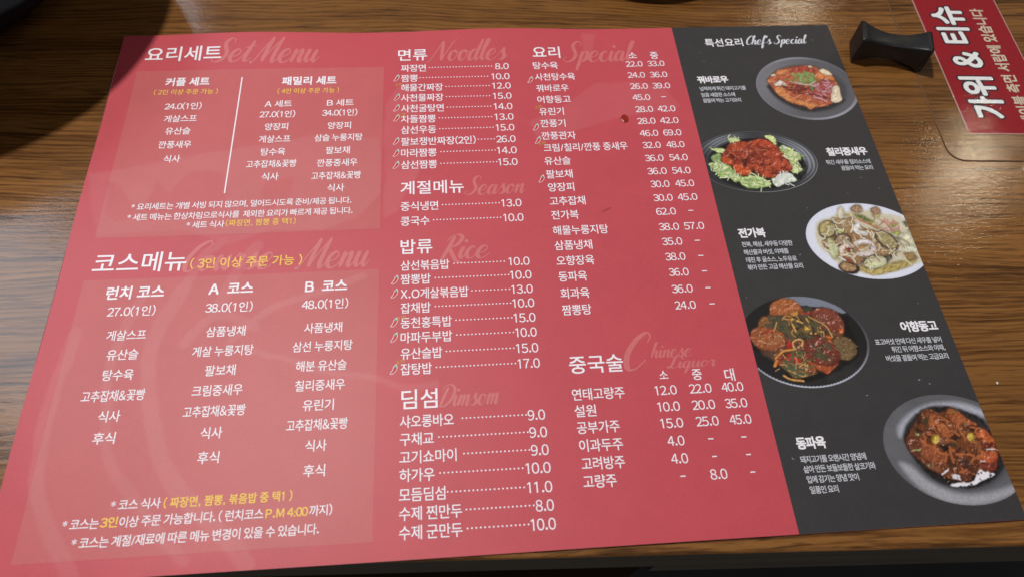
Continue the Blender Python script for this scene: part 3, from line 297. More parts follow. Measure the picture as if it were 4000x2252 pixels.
{"style":4,"c":[137.98,-62.59],"ax":[30.97,23.66],"V":[[-0.9992,-0.0397],[-0.0397,0.9992]],"it":[["p0",[165,172,192],[[132.8,-39.7],[140.7,-38.7],[148.7,-39.9],[156.4,-43.4],[162.2,-48.4],[160.2,-49.2],[152.3,-45.6],[140.7,-43.9]]],["d",[20,19,20],[[113.0,-63.4],[121.5,-70.9],[127.0,-82.6],[140.3,-81.9],[155.4,-75.4],[162.6,-69.5],[161.6,-54.9],[159.4,-51.1]]],["p",[112,72,48],[[114.8,-59.9],[119.4,-52.1],[127.5,-46.9],[141.5,-46.1],[149.9,-48.0],[156.7,-55.4],[156.8,-64.2],[156.9,-70.6],[148.4,-74.4],[138.1,-78.0],[128.3,-77.5],[121.6,-73.0],[116.8,-65.7]]],["d",[82,62,50],[[115.0,-64.9],[122.3,-67.4],[121.3,-71.6],[116.6,-69.2]]],["p",[150,100,60],[[117.7,-53.5],[120.7,-49.5],[124.0,-50.1],[125.1,-53.8],[122.0,-55.2]]],["d",[66,72,58],[[124.1,-49.7],[131.1,-48.9],[132.5,-52.7],[132.6,-58.6],[132.6,-61.5],[126.6,-58.3],[125.7,-53.9]]],["d",[62,66,54],[[141.2,-44.5],[146.2,-45.1],[146.5,-47.8],[141.8,-47.2]]],["d",[60,48,40],[[134.1,-50.6],[145.3,-49.6],[150.4,-58.0],[146.1,-61.5],[134.2,-61.6]]],["p",[168,98,58],[[125.3,-46.0],[126.9,-42.3],[132.0,-39.9],[137.4,-40.5],[140.7,-43.7],[141.2,-47.2],[137.6,-48.9],[129.1,-48.8],[125.1,-48.3]]],["p",[128,66,50],[[146.0,-47.0],[150.5,-45.7],[155.4,-46.7],[158.3,-49.9],[159.3,-54.8],[157.2,-58.4],[150.4,-58.0],[146.2,-54.9],[144.9,-51.1]]],["p",[154,88,56],[[113.0,-57.6],[117.5,-54.2],[124.0,-55.3],[128.5,-57.7],[128.5,-62.7],[124.7,-66.1],[119.8,-66.9],[115.5,-65.3],[112.9,-62.3]]],["p",[120,96,66],[[151.9,-62.5],[158.9,-61.7],[161.5,-66.6],[160.7,-70.1],[156.8,-73.1],[152.6,-72.5],[151.7,-67.5]]],["p",[174,88,52],[[136.2,-72.7],[142.3,-74.8],[151.1,-74.2],[144.9,-79.4],[143.1,-79.0],[138.1,-75.6]]],["p",[118,56,46],[[137.2,-63.2],[142.9,-60.6],[149.2,-62.3],[152.4,-67.5],[152.3,-72.5],[148.0,-75.8],[140.6,-74.7],[136.3,-69.9]]],["p",[168,64,48],[[121.4,-72.3],[123.8,-69.6],[127.3,-68.7],[133.3,-71.2],[134.1,-74.3],[128.8,-75.8],[122.5,-74.4]]],["p",[112,90,58],[[124.5,-74.5],[130.8,-74.5],[139.4,-78.1],[137.6,-79.7],[130.0,-81.0],[126.3,-79.1]]],["p",[150,80,55],[[132.7,-73.6],[138.5,-76.3],[139.2,-78.8],[132.8,-79.1]]],["d",[72,80,62],[[133.9,-60.1],[141.0,-59.0],[139.5,-60.8]]],["d",[74,80,58],[[139.0,-68.6],[144.0,-68.9],[146.7,-74.3],[143.0,-72.4]]],["d",[84,92,72],[[124.4,-74.9],[127.8,-73.3],[131.4,-74.5],[130.5,-76.9],[125.2,-77.0]]],["d",[66,70,58],[[120.3,-52.5],[126.0,-52.8],[125.8,-54.8],[120.7,-54.9]]],["d",[40,50,40],[[124.4,-69.6],[127.5,-68.0],[128.0,-69.8],[124.7,-71.1]]],["d",[30,26,26],[[133.2,-68.0],[135.8,-67.0],[135.3,-68.8]]],["p",[186,44,46],[[128.7,-64.2],[131.7,-60.7],[132.5,-62.2],[130.8,-65.7],[129.0,-66.2]]],["p",[186,48,46],[[128.0,-69.8],[130.6,-68.9],[132.8,-70.8],[133.0,-73.6],[128.9,-72.7]]],["p",[182,54,46],[[118.7,-57.9],[122.4,-56.3],[125.0,-56.8],[122.0,-58.1]]],["p",[165,60,50],[[139.6,-47.8],[145.1,-47.7],[144.9,-48.7],[140.2,-49.4]]],["p",[218,118,56],[[148.9,-60.0],[151.8,-61.4],[151.4,-62.3],[148.1,-61.4]]],["p",[222,112,56],[[156.1,-57.2],[158.4,-57.5],[157.6,-59.8],[155.5,-59.4]]],["p",[205,105,60],[[149.0,-62.0],[151.0,-63.1],[151.5,-65.0],[148.9,-63.4]]],["s",[212,160,82],1.08,[[134.4,-51.3],[134.6,-56.1],[135.3,-58.7]]],["s",[216,168,88],1.14,[[135.0,-51.0],[139.1,-53.4],[141.8,-56.1]]],["s",[206,160,86],1.14,[[141.6,-49.4],[142.3,-53.2],[142.0,-59.1]]],["s",[205,170,112],0.54,[[145.7,-51.9],[149.7,-54.7],[151.3,-58.4],[151.8,-61.4]]],["s",[204,165,105],0.47,[[147.0,-55.7],[148.2,-58.7],[147.9,-60.8]]],["s",[212,160,90],0.81,[[144.0,-59.2],[147.2,-57.5],[147.2,-58.6]]],["s",[210,140,74],1.01,[[121.8,-70.9],[126.3,-67.6],[131.8,-66.8]]],["s",[214,165,104],0.87,[[131.9,-66.5],[132.1,-63.3],[134.5,-61.8],[137.0,-62.4],[135.9,-65.3]]],["s",[205,160,95],0.74,[[132.6,-66.5],[132.6,-70.1]]],["s",[214,140,72],1.35,[[120.6,-74.5],[122.2,-72.0]]],["s",[214,170,112],0.61,[[132.5,-75.3],[134.8,-74.4],[134.0,-78.8],[132.5,-80.3],[128.1,-78.2],[126.2,-76.7]]],["s",[206,150,90],0.94,[[136.0,-74.8],[135.0,-77.2]]],["s",[210,155,90],0.94,[[123.5,-79.5],[126.6,-81.5],[131.9,-82.5]]],["s",[190,150,105],0.27,[[120.1,-77.1],[122.3,-76.0]]],["s",[210,160,110],0.4,[[124.2,-60.0],[127.0,-59.4],[128.2,-62.7]]],["s",[205,150,100],0.34,[[116.0,-60.7],[119.4,-63.0],[123.6,-62.5]]],["s",[120,120,80],0.61,[[130.1,-55.5],[131.6,-58.6],[132.7,-61.1]]],["s",[190,150,110],0.4,[[136.5,-68.1],[135.9,-70.2]]],["p",[216,166,62],[[142.1,-57.0],[141.9,-57.5],[141.4,-58.0],[140.8,-58.3],[140.2,-58.5],[139.5,-58.5],[139.0,-58.3],[138.6,-57.9],[138.4,-57.3],[138.5,-56.8],[138.7,-56.2],[139.2,-55.7],[139.8,-55.4],[140.4,-55.2],[141.1,-55.2],[141.6,-55.5],[142.0,-55.9],[142.2,-56.4]]],["p",[206,150,70],[[138.8,-48.2],[138.5,-48.7],[138.1,-49.1],[137.5,-49.4],[136.8,-49.5],[136.2,-49.5],[135.6,-49.3],[135.2,-48.9],[134.9,-48.5],[135.0,-48.0],[135.2,-47.5],[135.6,-47.1],[136.2,-46.8],[136.9,-46.7],[137.6,-46.7],[138.1,-46.9],[138.6,-47.3],[138.8,-47.7]]],["h",[240,205,110],[[139.8,-56.0],[141.0,-56.5],[140.1,-57.2]],4,0.61],["h",[226,180,150],[[127.1,-43.1],[139.3,-42.5],[139.0,-47.4],[129.2,-48.1]],26,0.34],["h",[222,190,190],[[148.2,-47.9],[156.4,-49.4],[158.0,-55.5],[148.3,-53.5]],34,0.37],["h",[226,196,205],[[138.4,-64.7],[145.5,-63.6],[150.2,-68.1],[140.8,-68.4]],40,0.4],["h",[230,190,160],[[116.7,-57.8],[126.6,-58.3],[126.0,-63.3],[117.1,-62.9]],36,0.34],["h",[236,215,200],[[123.8,-69.6],[133.2,-71.5],[138.1,-78.0],[128.1,-78.2]],40,0.3],["h",[220,205,180],[[153.8,-64.0],[160.6,-65.1],[158.0,-71.4],[153.6,-70.4]],26,0.34],["r",[92,84,60],[[124.0,-50.1],[145.3,-49.6],[150.2,-58.8],[138.7,-61.1],[132.6,-61.5],[125.4,-55.3]],44,3.7,0.87],["r",[196,146,88],[[124.0,-50.1],[145.3,-49.6],[150.2,-58.8],[138.7,-61.1],[132.6,-61.5],[125.4,-55.3]],9,4.71,0.47],["r",[196,142,86],[[121.8,-69.5],[135.8,-68.1],[139.4,-78.1],[127.8,-79.5],[123.0,-75.1]],10,4.37,0.47],["r",[88,96,66],[[121.8,-69.5],[135.8,-68.1],[139.4,-78.1],[127.8,-79.5]],20,3.7,0.67],["r",[86,84,58],[[138.2,-63.2],[149.2,-62.3],[152.0,-71.1],[141.8,-74.0]],14,3.7,0.61],["r",[176,112,70],[[114.0,-57.7],[127.2,-56.1],[128.2,-62.7],[121.4,-65.9]],10,3.7,0.4],["r",[120,96,66],[[152.3,-63.2],[160.8,-64.4],[159.5,-70.7],[153.1,-71.8]],12,3.7,0.61],["h",[48,38,32],[[119.0,-55.0],[156.0,-50.9],[149.6,-72.3],[122.5,-74.4]],60,0.5],["h",[200,150,100],[[119.0,-55.0],[156.0,-50.9],[149.6,-72.3],[122.5,-74.4]],50,0.34]]},
{"style":5,"c":[191.23,-116.91],"ax":[32.04,24.87],"V":[[-0.9994,0.0351],[0.0351,0.9994]],"it":[["d2",[186,188,202],[[167.7,-110.5],[168.8,-105.9],[175.8,-100.4],[185.1,-96.7],[193.4,-95.8],[203.0,-96.9],[210.3,-100.7],[210.2,-103.9],[205.0,-102.0],[196.5,-98.2],[185.5,-97.8],[174.8,-103.5],[169.5,-109.8]]],["d2",[172,172,180],[[163.6,-122.3],[168.6,-123.4],[173.3,-129.5],[180.8,-134.6],[189.3,-136.9],[201.0,-136.2],[210.5,-134.2],[210.4,-137.1],[199.1,-140.7],[187.6,-141.4],[177.3,-139.0],[169.0,-132.9]]],["d",[30,24,24],[[169.4,-110.6],[174.8,-103.5],[185.6,-97.6],[196.5,-98.2],[205.0,-102.0],[210.0,-107.4],[209.9,-125.8],[196.3,-133.7],[186.7,-134.1],[179.8,-132.2],[174.2,-127.0],[170.3,-118.6]]],["p",[118,66,40],[[170.2,-112.2],[175.4,-106.3],[181.6,-99.9],[185.9,-98.8],[190.0,-100.8],[196.0,-99.5],[202.1,-104.2],[205.3,-108.4],[210.5,-112.9],[210.7,-118.3],[207.6,-123.8],[202.3,-128.3],[195.6,-128.6],[191.4,-131.6],[186.0,-131.0],[179.6,-127.7],[174.0,-122.2],[170.7,-117.5]]],["p",[166,96,56],[[185.2,-100.9],[190.8,-102.8],[194.0,-106.9],[190.9,-111.0],[185.9,-110.8],[182.5,-108.3]]],["p",[160,88,52],[[193.5,-99.8],[198.0,-99.6],[201.8,-104.2],[205.0,-107.2],[198.9,-107.6],[193.9,-105.0]]],["p",[152,84,54],[[177.4,-112.6],[181.7,-114.7],[184.9,-120.6],[182.2,-123.8],[176.2,-121.2],[174.7,-117.0]]],["p",[110,60,44],[[169.7,-113.7],[173.8,-110.9],[176.8,-113.3],[174.2,-118.5],[171.4,-117.6]]],["p",[104,58,42],[[186.4,-121.8],[193.1,-117.3],[196.6,-121.3],[197.2,-125.8],[191.5,-131.3],[188.2,-130.0],[185.4,-125.4]]],["p",[86,56,48],[[186.8,-121.8],[191.4,-121.7],[194.7,-124.1],[193.0,-125.5],[187.3,-124.5]]],["p",[190,96,52],[[202.7,-110.9],[207.3,-109.2],[210.4,-115.2],[208.5,-115.9],[203.8,-114.9]]],["p",[120,50,40],[[203.7,-115.2],[209.3,-115.9],[210.0,-117.9],[204.4,-118.3]]],["p",[178,86,52],[[201.4,-120.0],[207.3,-118.9],[208.7,-122.0],[204.0,-125.0],[199.4,-122.9]]],["p",[130,60,46],[[198.5,-123.2],[204.0,-125.0],[207.8,-123.4],[204.5,-127.7],[199.3,-126.3]]],["p",[150,88,64],[[179.9,-108.9],[183.6,-106.4],[184.6,-108.0],[181.9,-110.9]]],["p",[140,84,62],[[185.4,-113.0],[188.8,-112.5],[187.6,-115.5],[184.7,-116.1]]],["p",[168,100,60],[[195.4,-107.4],[197.8,-107.2],[197.8,-112.2],[195.6,-110.9]]],["p",[150,90,56],[[200.3,-113.9],[203.8,-114.1],[201.8,-120.1],[199.5,-119.9]]],["p",[140,84,56],[[175.3,-123.8],[181.3,-124.1],[181.0,-127.0],[177.5,-126.1]]],["d",[40,26,26],[[189.3,-112.1],[192.9,-108.8],[195.3,-112.8],[192.2,-114.6]]],["d",[32,26,24],[[183.8,-115.2],[190.3,-114.5],[189.0,-118.9],[185.6,-118.8]]],["d",[48,30,28],[[175.4,-106.3],[179.4,-108.1],[178.6,-110.4],[176.2,-109.5]]],["d",[52,28,28],[[200.4,-107.7],[205.4,-108.0],[204.0,-110.6],[200.7,-110.0]]],["d",[40,26,24],[[184.1,-122.8],[185.9,-122.1],[185.1,-124.3]]],["d",[50,36,32],[[178.2,-100.6],[181.4,-100.3],[180.5,-105.0],[177.6,-105.6]]],["d",[48,62,42],[[181.2,-103.1],[184.3,-102.1],[181.2,-107.4]]],["d",[44,56,40],[[188.5,-115.1],[193.1,-114.2],[191.8,-116.8]]],["p",[164,172,120],[[175.8,-108.3],[178.1,-109.6],[176.5,-110.8]]],["p",[160,168,100],[[172.2,-116.5],[175.1,-115.9],[174.2,-117.2]]],["p",[150,168,96],[[195.8,-100.1],[198.0,-99.6],[197.1,-100.8]]],["p",[130,140,80],[[197.1,-120.2],[199.0,-121.0],[197.7,-122.4]]],["p",[170,170,120],[[175.8,-123.4],[177.3,-123.5],[176.6,-124.4]]],["p",[120,140,110],[[199.5,-104.9],[200.4,-105.7],[199.1,-108.0]]],["r",[176,100,60],[[185.0,-101.3],[194.7,-103.0],[204.8,-107.5],[209.6,-115.2],[205.9,-124.0],[192.7,-128.4],[182.8,-124.2],[174.9,-116.3],[177.9,-105.7]],40,4.65,0.93],["r",[84,46,34],[[185.0,-101.3],[194.7,-103.0],[204.8,-107.5],[209.6,-115.2],[205.9,-124.0],[192.7,-128.4],[182.8,-124.2],[174.9,-116.3],[177.9,-105.7]],20,3.87,0.62],["p",[206,172,66],[[185.6,-112.8],[185.3,-113.5],[184.7,-114.1],[184.1,-114.5],[183.4,-114.7],[182.7,-114.7],[182.2,-114.4],[181.9,-113.9],[181.8,-113.3],[182.0,-112.5],[182.4,-111.8],[182.9,-111.2],[183.6,-110.8],[184.3,-110.6],[184.9,-110.6],[185.4,-110.9],[185.7,-111.4],[185.8,-112.0]]],["h",[246,222,120],[[183.3,-111.4],[184.8,-111.5],[184.0,-112.6]],5,0.7],["p",[202,168,66],[[201.5,-112.5],[201.1,-113.1],[200.6,-113.6],[200.1,-114.0],[199.5,-114.2],[199.0,-114.2],[198.5,-113.9],[198.3,-113.5],[198.2,-112.9],[198.4,-112.3],[198.7,-111.7],[199.2,-111.2],[199.8,-110.8],[200.4,-110.6],[200.9,-110.6],[201.3,-110.9],[201.6,-111.3],[201.6,-111.9]]],["h",[240,215,110],[[199.7,-111.5],[201.2,-111.6],[200.4,-112.7]],4,0.62],["p0",[238,236,244],[[180.7,-127.7],[185.0,-125.4],[184.0,-127.0],[180.9,-128.3]]],["p0",[226,222,232],[[184.8,-127.6],[188.6,-128.9],[188.0,-131.1],[184.9,-129.8]]],["p0",[240,238,246],[[182.6,-132.8],[186.9,-131.6],[191.2,-132.2],[194.6,-130.4],[197.9,-126.9],[200.6,-127.8],[204.2,-129.3],[199.3,-131.0],[191.5,-133.3],[186.5,-133.5]]],["s",[232,226,232],0.46,[[204.8,-118.4],[207.1,-118.3],[208.6,-118.5]]],["s",[230,222,226],0.39,[[200.1,-123.3],[202.2,-123.6]]],["h",[228,170,130],[[184.7,-102.1],[193.2,-104.9],[190.0,-110.2],[183.2,-107.5]],36,0.35],["h",[220,160,120],[[179.9,-100.2],[186.0,-99.8],[201.7,-105.4],[187.3,-101.5]],26,0.35],["h",[230,160,120],[[203.7,-110.2],[209.9,-114.4],[205.6,-124.8],[201.2,-121.5]],26,0.35],["h",[238,215,205],[[183.7,-111.4],[188.9,-113.2],[187.3,-116.2],[183.4,-115.2]],16,0.35],["h",[228,190,160],[[194.8,-107.8],[200.2,-109.2],[202.0,-118.6],[197.1,-115.2]],26,0.35],["h",[190,115,80],[[176.8,-113.3],[183.1,-121.2],[178.6,-123.2],[174.8,-117.8]],30,0.46],["h",[210,150,110],[[181.5,-127.8],[184.8,-130.2],[183.0,-131.9],[181.0,-130.0]],10,0.62],["h",[70,40,30],[[170.2,-112.2],[176.5,-125.7],[184.1,-130.9],[182.8,-124.2]],60,0.62]]}]
SIGN={"bl":[267.06,59.29],"tl":[272.46,171.04],"br":[298.9,57.43],"r1":[326.95,169.88],"r2":[324.64,116.65],"big0":[282.48,70.79],"big1":[293.93,163.13],"bigA":[276.92,84.75],"bigB":[296.48,82.53],"small1":[312.21,161.05],"small0":[303.68,75.95]}
CRUMB=[222.66,-88.07]

# ---------------------------------------------------------------- helpers
random.seed(4); rng = np.random.default_rng(7)
def lin(c, k=1.0):
    r = []
    for v in c:
        v = v / 255.0
        r.append((v / 12.92 if v <= .04045 else ((v + .055) / 1.055) ** 2.4) * k)
    return tuple(r)
def alb(c):   # ink colour on paper
    return tuple(min(.82, max(.004, v * PRINT_K - PRINT_H)) for v in lin(c))
PRINT_K, PRINT_H = 0.88, 0.007
def empty(name, label=None, cat=None, loc=(0, 0, 0), rz=0, parent=None):
    o = bpy.data.objects.new(name, None); COL.objects.link(o); o.location = loc; o.rotation_euler = (0, 0, rz)
    o.empty_display_size = .01
    if label: o['label'] = label
    if cat: o['category'] = cat
    o.parent = parent
    return o
def mesh_ob(name, verts, faces, mat, parent=None, smooth=False, colors=None):
    me = bpy.data.meshes.new(name); me.from_pydata([tuple(v) for v in verts], [], [tuple(f) for f in faces]); me.update()
    if mat: me.materials.append(mat)
    if smooth: me.polygons.foreach_set('use_smooth', [True] * len(me.polygons))
    if colors is not None:
        a = me.color_attributes.new('print', 'FLOAT_COLOR', 'POINT')
        c = np.ones((len(verts), 4), dtype=np.float32); c[:, :3] = colors
        a.data.foreach_set('color', c.ravel())
    o = bpy.data.objects.new(name, me); COL.objects.link(o); o.parent = parent
    return o
def bm_ob(name, bm, mat, parent=None, smooth=False):
    me = bpy.data.meshes.new(name); bm.to_mesh(me); bm.free()
    if mat: me.materials.append(mat)
    if smooth: me.polygons.foreach_set('use_smooth', [True] * len(me.polygons))
    o = bpy.data.objects.new(name, me); COL.objects.link(o); o.parent = parent
    return o
def tag(o, label, cat, group=None, kind=None):
    if label: o['label'] = label
    if cat: o['category'] = cat
    if group: o['group'] = group
    if kind: o['kind'] = kind
    return o
def new_mat(name):
    m = bpy.data.materials.new(name); m.use_nodes = True
    return m, m.node_tree.nodes, m.node_tree.links, m.node_tree.nodes['Principled BSDF']
def noise_node(N, L, vec, scale, detail=3, rough=.55, mapping=None):
    if mapping is not None:
        mp = N.new('ShaderNodeMapping'); mp.inputs['Scale'].default_value = mapping; L.new(vec, mp.inputs['Vector']); vec = mp.outputs['Vector']
    n = N.new('ShaderNodeTexNoise'); n.inputs['Scale'].default_value = scale; n.inputs['Detail'].default_value = detail
    n.inputs['Roughness'].default_value = rough; L.new(vec, n.inputs['Vector'])
    return n.outputs['Fac']
def ramp(N, L, fac, stops):
    r = N.new('ShaderNodeValToRGB'); e = r.color_ramp.elements
    while len(e) < len(stops): e.new(.5)
    for k, (p, c) in enumerate(stops):
        e[k].position = p; e[k].color = (c[0], c[1], c[2], 1) if hasattr(c, '__len__') else (c, c, c, 1)
    L.new(fac, r.inputs['Fac']); return r.outputs['Color']
def mathn(N, L, op, a, b=None):
    n = N.new('ShaderNodeMath'); n.operation = op
    for k, v in enumerate((a, b)):
        if v is None: continue
        if isinstance(v, (int, float)): n.inputs[k].default_value = v
        else: L.new(v, n.inputs[k])
    return n.outputs[0]
def mixc(N, L, fac, a, b, mode='MIX'):
    n = N.new('ShaderNodeMix'); n.data_type = 'RGBA'; n.blend_type = mode
    for k, v in ((0, fac), (6, a), (7, b)):
        if isinstance(v, (int, float)): n.inputs[k].default_value = v
        elif isinstance(v, tuple): n.inputs[k].default_value = (v[0], v[1], v[2], 1)
        else: L.new(v, n.inputs[k])
    return n.outputs[2]
def bump(N, L, h, strength, dist, normal=None):
    b = N.new('ShaderNodeBump'); b.inputs['Strength'].default_value = strength; b.inputs['Distance'].default_value = dist
    L.new(h, b.inputs['Height'])
    if normal is not None: L.new(normal, b.inputs['Normal'])
    return b.outputs['Normal']

def print_mat(name, color=None, rough=.46, grain=.10, spec=.30, attr=False):
    m, N, L, b = new_mat(name)
    tc = N.new('ShaderNodeTexCoord').outputs['Object']
    f1 = noise_node(N, L, tc, 1500, 2, .6); f2 = noise_node(N, L, tc, 90, 4, .6)
    g = mathn(N, L, 'ADD', mathn(N, L, 'MULTIPLY', f1, grain * 2), mathn(N, L, 'MULTIPLY', f2, grain))
    g = mathn(N, L, 'ADD', g, 1 - grain * 1.5)
    if attr:
        at = N.new('ShaderNodeAttribute'); at.attribute_name = 'print'; src = at.outputs['Color']
    else:
        rgb = N.new('ShaderNodeRGB'); rgb.outputs[0].default_value = (*color, 1); src = rgb.outputs[0]
    vm = N.new('ShaderNodeVectorMath'); vm.operation = 'SCALE'; L.new(src, vm.inputs[0]); L.new(g, vm.inputs['Scale'])
    L.new(vm.outputs[0], b.inputs['Base Color'])
    b.inputs['Roughness'].default_value = rough; b.inputs['Specular IOR Level'].default_value = spec
    L.new(bump(N, L, noise_node(N, L, tc, 900, 3, .6), .12, .0002), b.inputs['Normal'])
    return m

M_PAPER = print_mat('printed_paper', attr=True, rough=.47, grain=.13)
M_STRIP = print_mat('black_print', alb((63, 61, 63)), rough=.48, grain=.30)
M_PHOTO = print_mat('printed_photo', attr=True, rough=.46, grain=.10)
M_WHITE = print_mat('white_print', (.80, .78, .84), rough=.5, grain=.03)
M_SOFTWHITE = print_mat('soft_white_print', (.60, .62, .68), rough=.5, grain=.05)
M_YELLOW = print_mat('yellow_print', (.80, .52, .075), rough=.5, grain=.05)
M_ORANGE = print_mat('orange_print', (.62, .30, .07), rough=.5, grain=.05)
M_SCRIPT = print_mat('pale_red_print', alb((207, 113, 116)), rough=.46, grain=.10)
M_CHILLI = print_mat('chilli_red_print', (.50, .022, .022), rough=.5, grain=.05)
M_GREEN = print_mat('green_print', (.06, .27, .12), rough=.5, grain=.05)

# ---------------------------------------------------------------- table
TABLE_ANG = math.atan2(-.0102, .2675)
def wood_mat(name, dark=1.0, gloss=True):
    m, N, L, b = new_mat(name)
    tc = N.new('ShaderNodeTexCoord').outputs['Object']
    # gentle waviness of the grain
    w1 = noise_node(N, L, tc, 1.0, 3, .5, (2.2, 9, 9)); w2 = noise_node(N, L, tc, 1.0, 2, .5, (14, 40, 40))
    off = mathn(N, L, 'ADD', mathn(N, L, 'MULTIPLY', w1, .055), mathn(N, L, 'MULTIPLY', w2, .0035))
    cmb = N.new('ShaderNodeCombineXYZ'); L.new(off, cmb.inputs['Y'])
    va = N.new('ShaderNodeVectorMath'); va.operation = 'ADD'; L.new(tc, va.inputs[0]); L.new(cmb.outputs[0], va.inputs[1]); v = va.outputs[0]
    streak = noise_node(N, L, v, 1.0, 6, .74, (10, 400, 400))
    fine = noise_node(N, L, v, 1.0, 3, .7, (40, 1500, 1500))
    band = noise_node(N, L, v, 1.0, 3, .55, (2.0, 75, 75))
    broad = noise_node(N, L, v, 1.0, 2, .5, (1.6, 11, 11))
    sp = N.new('ShaderNodeSeparateXYZ'); L.new(v, sp.inputs[0])
    ph = mathn(N, L, 'ADD', mathn(N, L, 'MULTIPLY', sp.outputs['Y'], 2150), mathn(N, L, 'MULTIPLY', noise_node(N, L, v, 1.0, 3, .6, (11, 70, 70)), 16))
    lines = mathn(N, L, 'ADD', mathn(N, L, 'MULTIPLY', mathn(N, L, 'SINE', ph), .5), .5)
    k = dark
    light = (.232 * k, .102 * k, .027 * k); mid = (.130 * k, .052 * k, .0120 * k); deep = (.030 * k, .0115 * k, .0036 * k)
    s = mathn(N, L, 'ADD', mathn(N, L, 'ADD', mathn(N, L, 'MULTIPLY', streak, .48), mathn(N, L, 'MULTIPLY', lines, .075)), mathn(N, L, 'ADD', mathn(N, L, 'MULTIPLY', band, .32), mathn(N, L, 'MULTIPLY', fine, .26)))
    c = ramp(N, L, s, [(.43, deep), (.525, mid), (.60, light), (.72, tuple(q * 1.15 for q in light))])
    c = mixc(N, L, mathn(N, L, 'MULTIPLY', ramp(N, L, broad, [(.35, 0.0), (.65, 1.0)]), .55), c, tuple(q * .80 for q in mid), 'MIX')
    pore = ramp(N, L, noise_node(N, L, v, 1.0, 2, .6, (38, 900, 900)), [(.36, 1.0), (.44, 0.0)])
    c = mixc(N, L, mathn(N, L, 'MULTIPLY', pore, .55), c, tuple(q * .8 for q in deep))
    L.new(c, b.inputs['Base Color'])
    b.inputs['Roughness'].default_value = .45 if gloss else .6
    b.inputs['Specular IOR Level'].default_value = .10
    if gloss:
        b.inputs['Coat Weight'].default_value = .55; b.inputs['Coat Roughness'].default_value = .075; b.inputs['Coat IOR'].default_value = 1.5
        hs = mathn(N, L, 'ADD', mathn(N, L, 'MULTIPLY', streak, .7), mathn(N, L, 'MULTIPLY', fine, .35))
        nb = bump(N, L, hs, .085, .0010)
        micro = noise_node(N, L, tc, 1.0, 3, .6, (150, 620, 620))
        nb2 = bump(N, L, micro, .092, .0006, nb)
        L.new(nb2, b.inputs['Normal']); L.new(nb2, b.inputs['Coat Normal'])
    return m
M_WOOD = wood_mat('varnished_wood')
def edge_mat():
    m, N, L, b = new_mat('grey_brown_edge_wood'); tc = N.new('ShaderNodeTexCoord').outputs['Object']
    L.new(ramp(N, L, noise_node(N, L, tc, 1.0, 4, .65, (5, 60, 900)), [(.35, (.060, .050, .037)), (.65, (.140, .118, .088))]), b.inputs['Base Color'])
    b.inputs['Roughness'].default_value = .5; return m
M_EDGE = edge_mat()
M_DRAWER = wood_mat('shadow_toned_drawer_wood', .12, False)  # shadow over the left of the table front, darkened into the wood colour
def box_bm(x0, x1, y0, y1, z0, z1, bev=0):
    bm = bmesh.new(); bmesh.ops.create_cube(bm, size=1)
    for q in bm.verts:
        q.co = ((x0 + x1) / 2 + q.co.x * (x1 - x0), (y0 + y1) / 2 + q.co.y * (y1 - y0), (z0 + z1) / 2 + q.co.z * (z1 - z0))
    if bev: bmesh.ops.bevel(bm, geom=bm.edges[:], offset=bev, segments=3, profile=.5, affect='EDGES')
    return bm
table = empty('table', 'brown wooden table with dark horizontal grain under the menu', 'table', (0, -.1509, 0), TABLE_ANG)
top = bm_ob('tabletop', box_bm(-.75, 1.0, 0, .95, -.030, 0, .0014), M_WOOD, table)
top.data.materials.append(M_EDGE)
for p in top.data.polygons:
    if p.normal.y < -.8: p.material_index = 1
bm_ob('apron', box_bm(.060, .98, .0015, .03, -.054, -.0308, .0006), M_EDGE, table)
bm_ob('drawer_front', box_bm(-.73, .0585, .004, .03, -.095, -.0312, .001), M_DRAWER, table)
for lx in (-.70, .95):
    for ly in (.06, .88):
        bm_ob('leg', box_bm(lx - .03, lx + .03, ly - .03, ly + .03, -.735, -.0965, .003), M_EDGE, table)
m, N, L, b = new_mat('dark_floor')
tc = N.new('ShaderNodeTexCoord').outputs['Object']
L.new(ramp(N, L, noise_node(N, L, tc, 9, 5), [(.3, (.010, .010, .012)), (.7, (.022, .021, .022))]), b.inputs['Base Color']); b.inputs['Roughness'].default_value = .6
tag(bm_ob('floor', box_bm(-4, 4, -4, 4, -.80, -.735), m), None, None, kind='structure')

# ---------------------------------------------------------------- menu sheet
menu = empty('menu', 'large red and black paper menu printed with Korean dishes lying on the wooden table', 'menu')
HW, HH = .210, .1485
def height(x, y):
    """gentle waves of the paper above the table"""
    x = np.asarray(x, float); y = np.asarray(y, float)
    e = .0020 * np.exp(-((y - HH) / .022) ** 2) * (.5 + .5 * np.sin(x * 42 + 1.2)) * (1 / (1 + np.exp((x - .06) * 60)))
    e = e + .0007 * np.exp(-((x + HW) / .02) ** 2) * (.5 + .5 * np.sin(y * 55))
    e = e + .00055 * (.5 + .5 * np.sin(x * 17 + .6) * np.cos(y * 13 + .4))
    e = e + .0006 * np.exp(-((y + HH) / .02) ** 2) * (.5 + .5 * np.sin(x * 33)) 
    return .0004 + e
def smooth_noise(X, Y, scale, seed=0):
    """value noise on arrays (period in the units of X)"""
    r = np.random.default_rng(seed); T_ = r.random((64, 64))
    u = X / scale; v = Y / scale
    i = np.floor(u).astype(int); j = np.floor(v).astype(int); fu = u - i; fv = v - j
    fu = fu * fu * (3 - 2 * fu); fv = fv * fv * (3 - 2 * fv)
    g = lambda a, c: T_[a % 64, c % 64]
    return (g(i, j) * (1 - fu) + g(i + 1, j) * fu) * (1 - fv) + (g(i, j + 1) * (1 - fu) + g(i + 1, j + 1) * fu) * fv
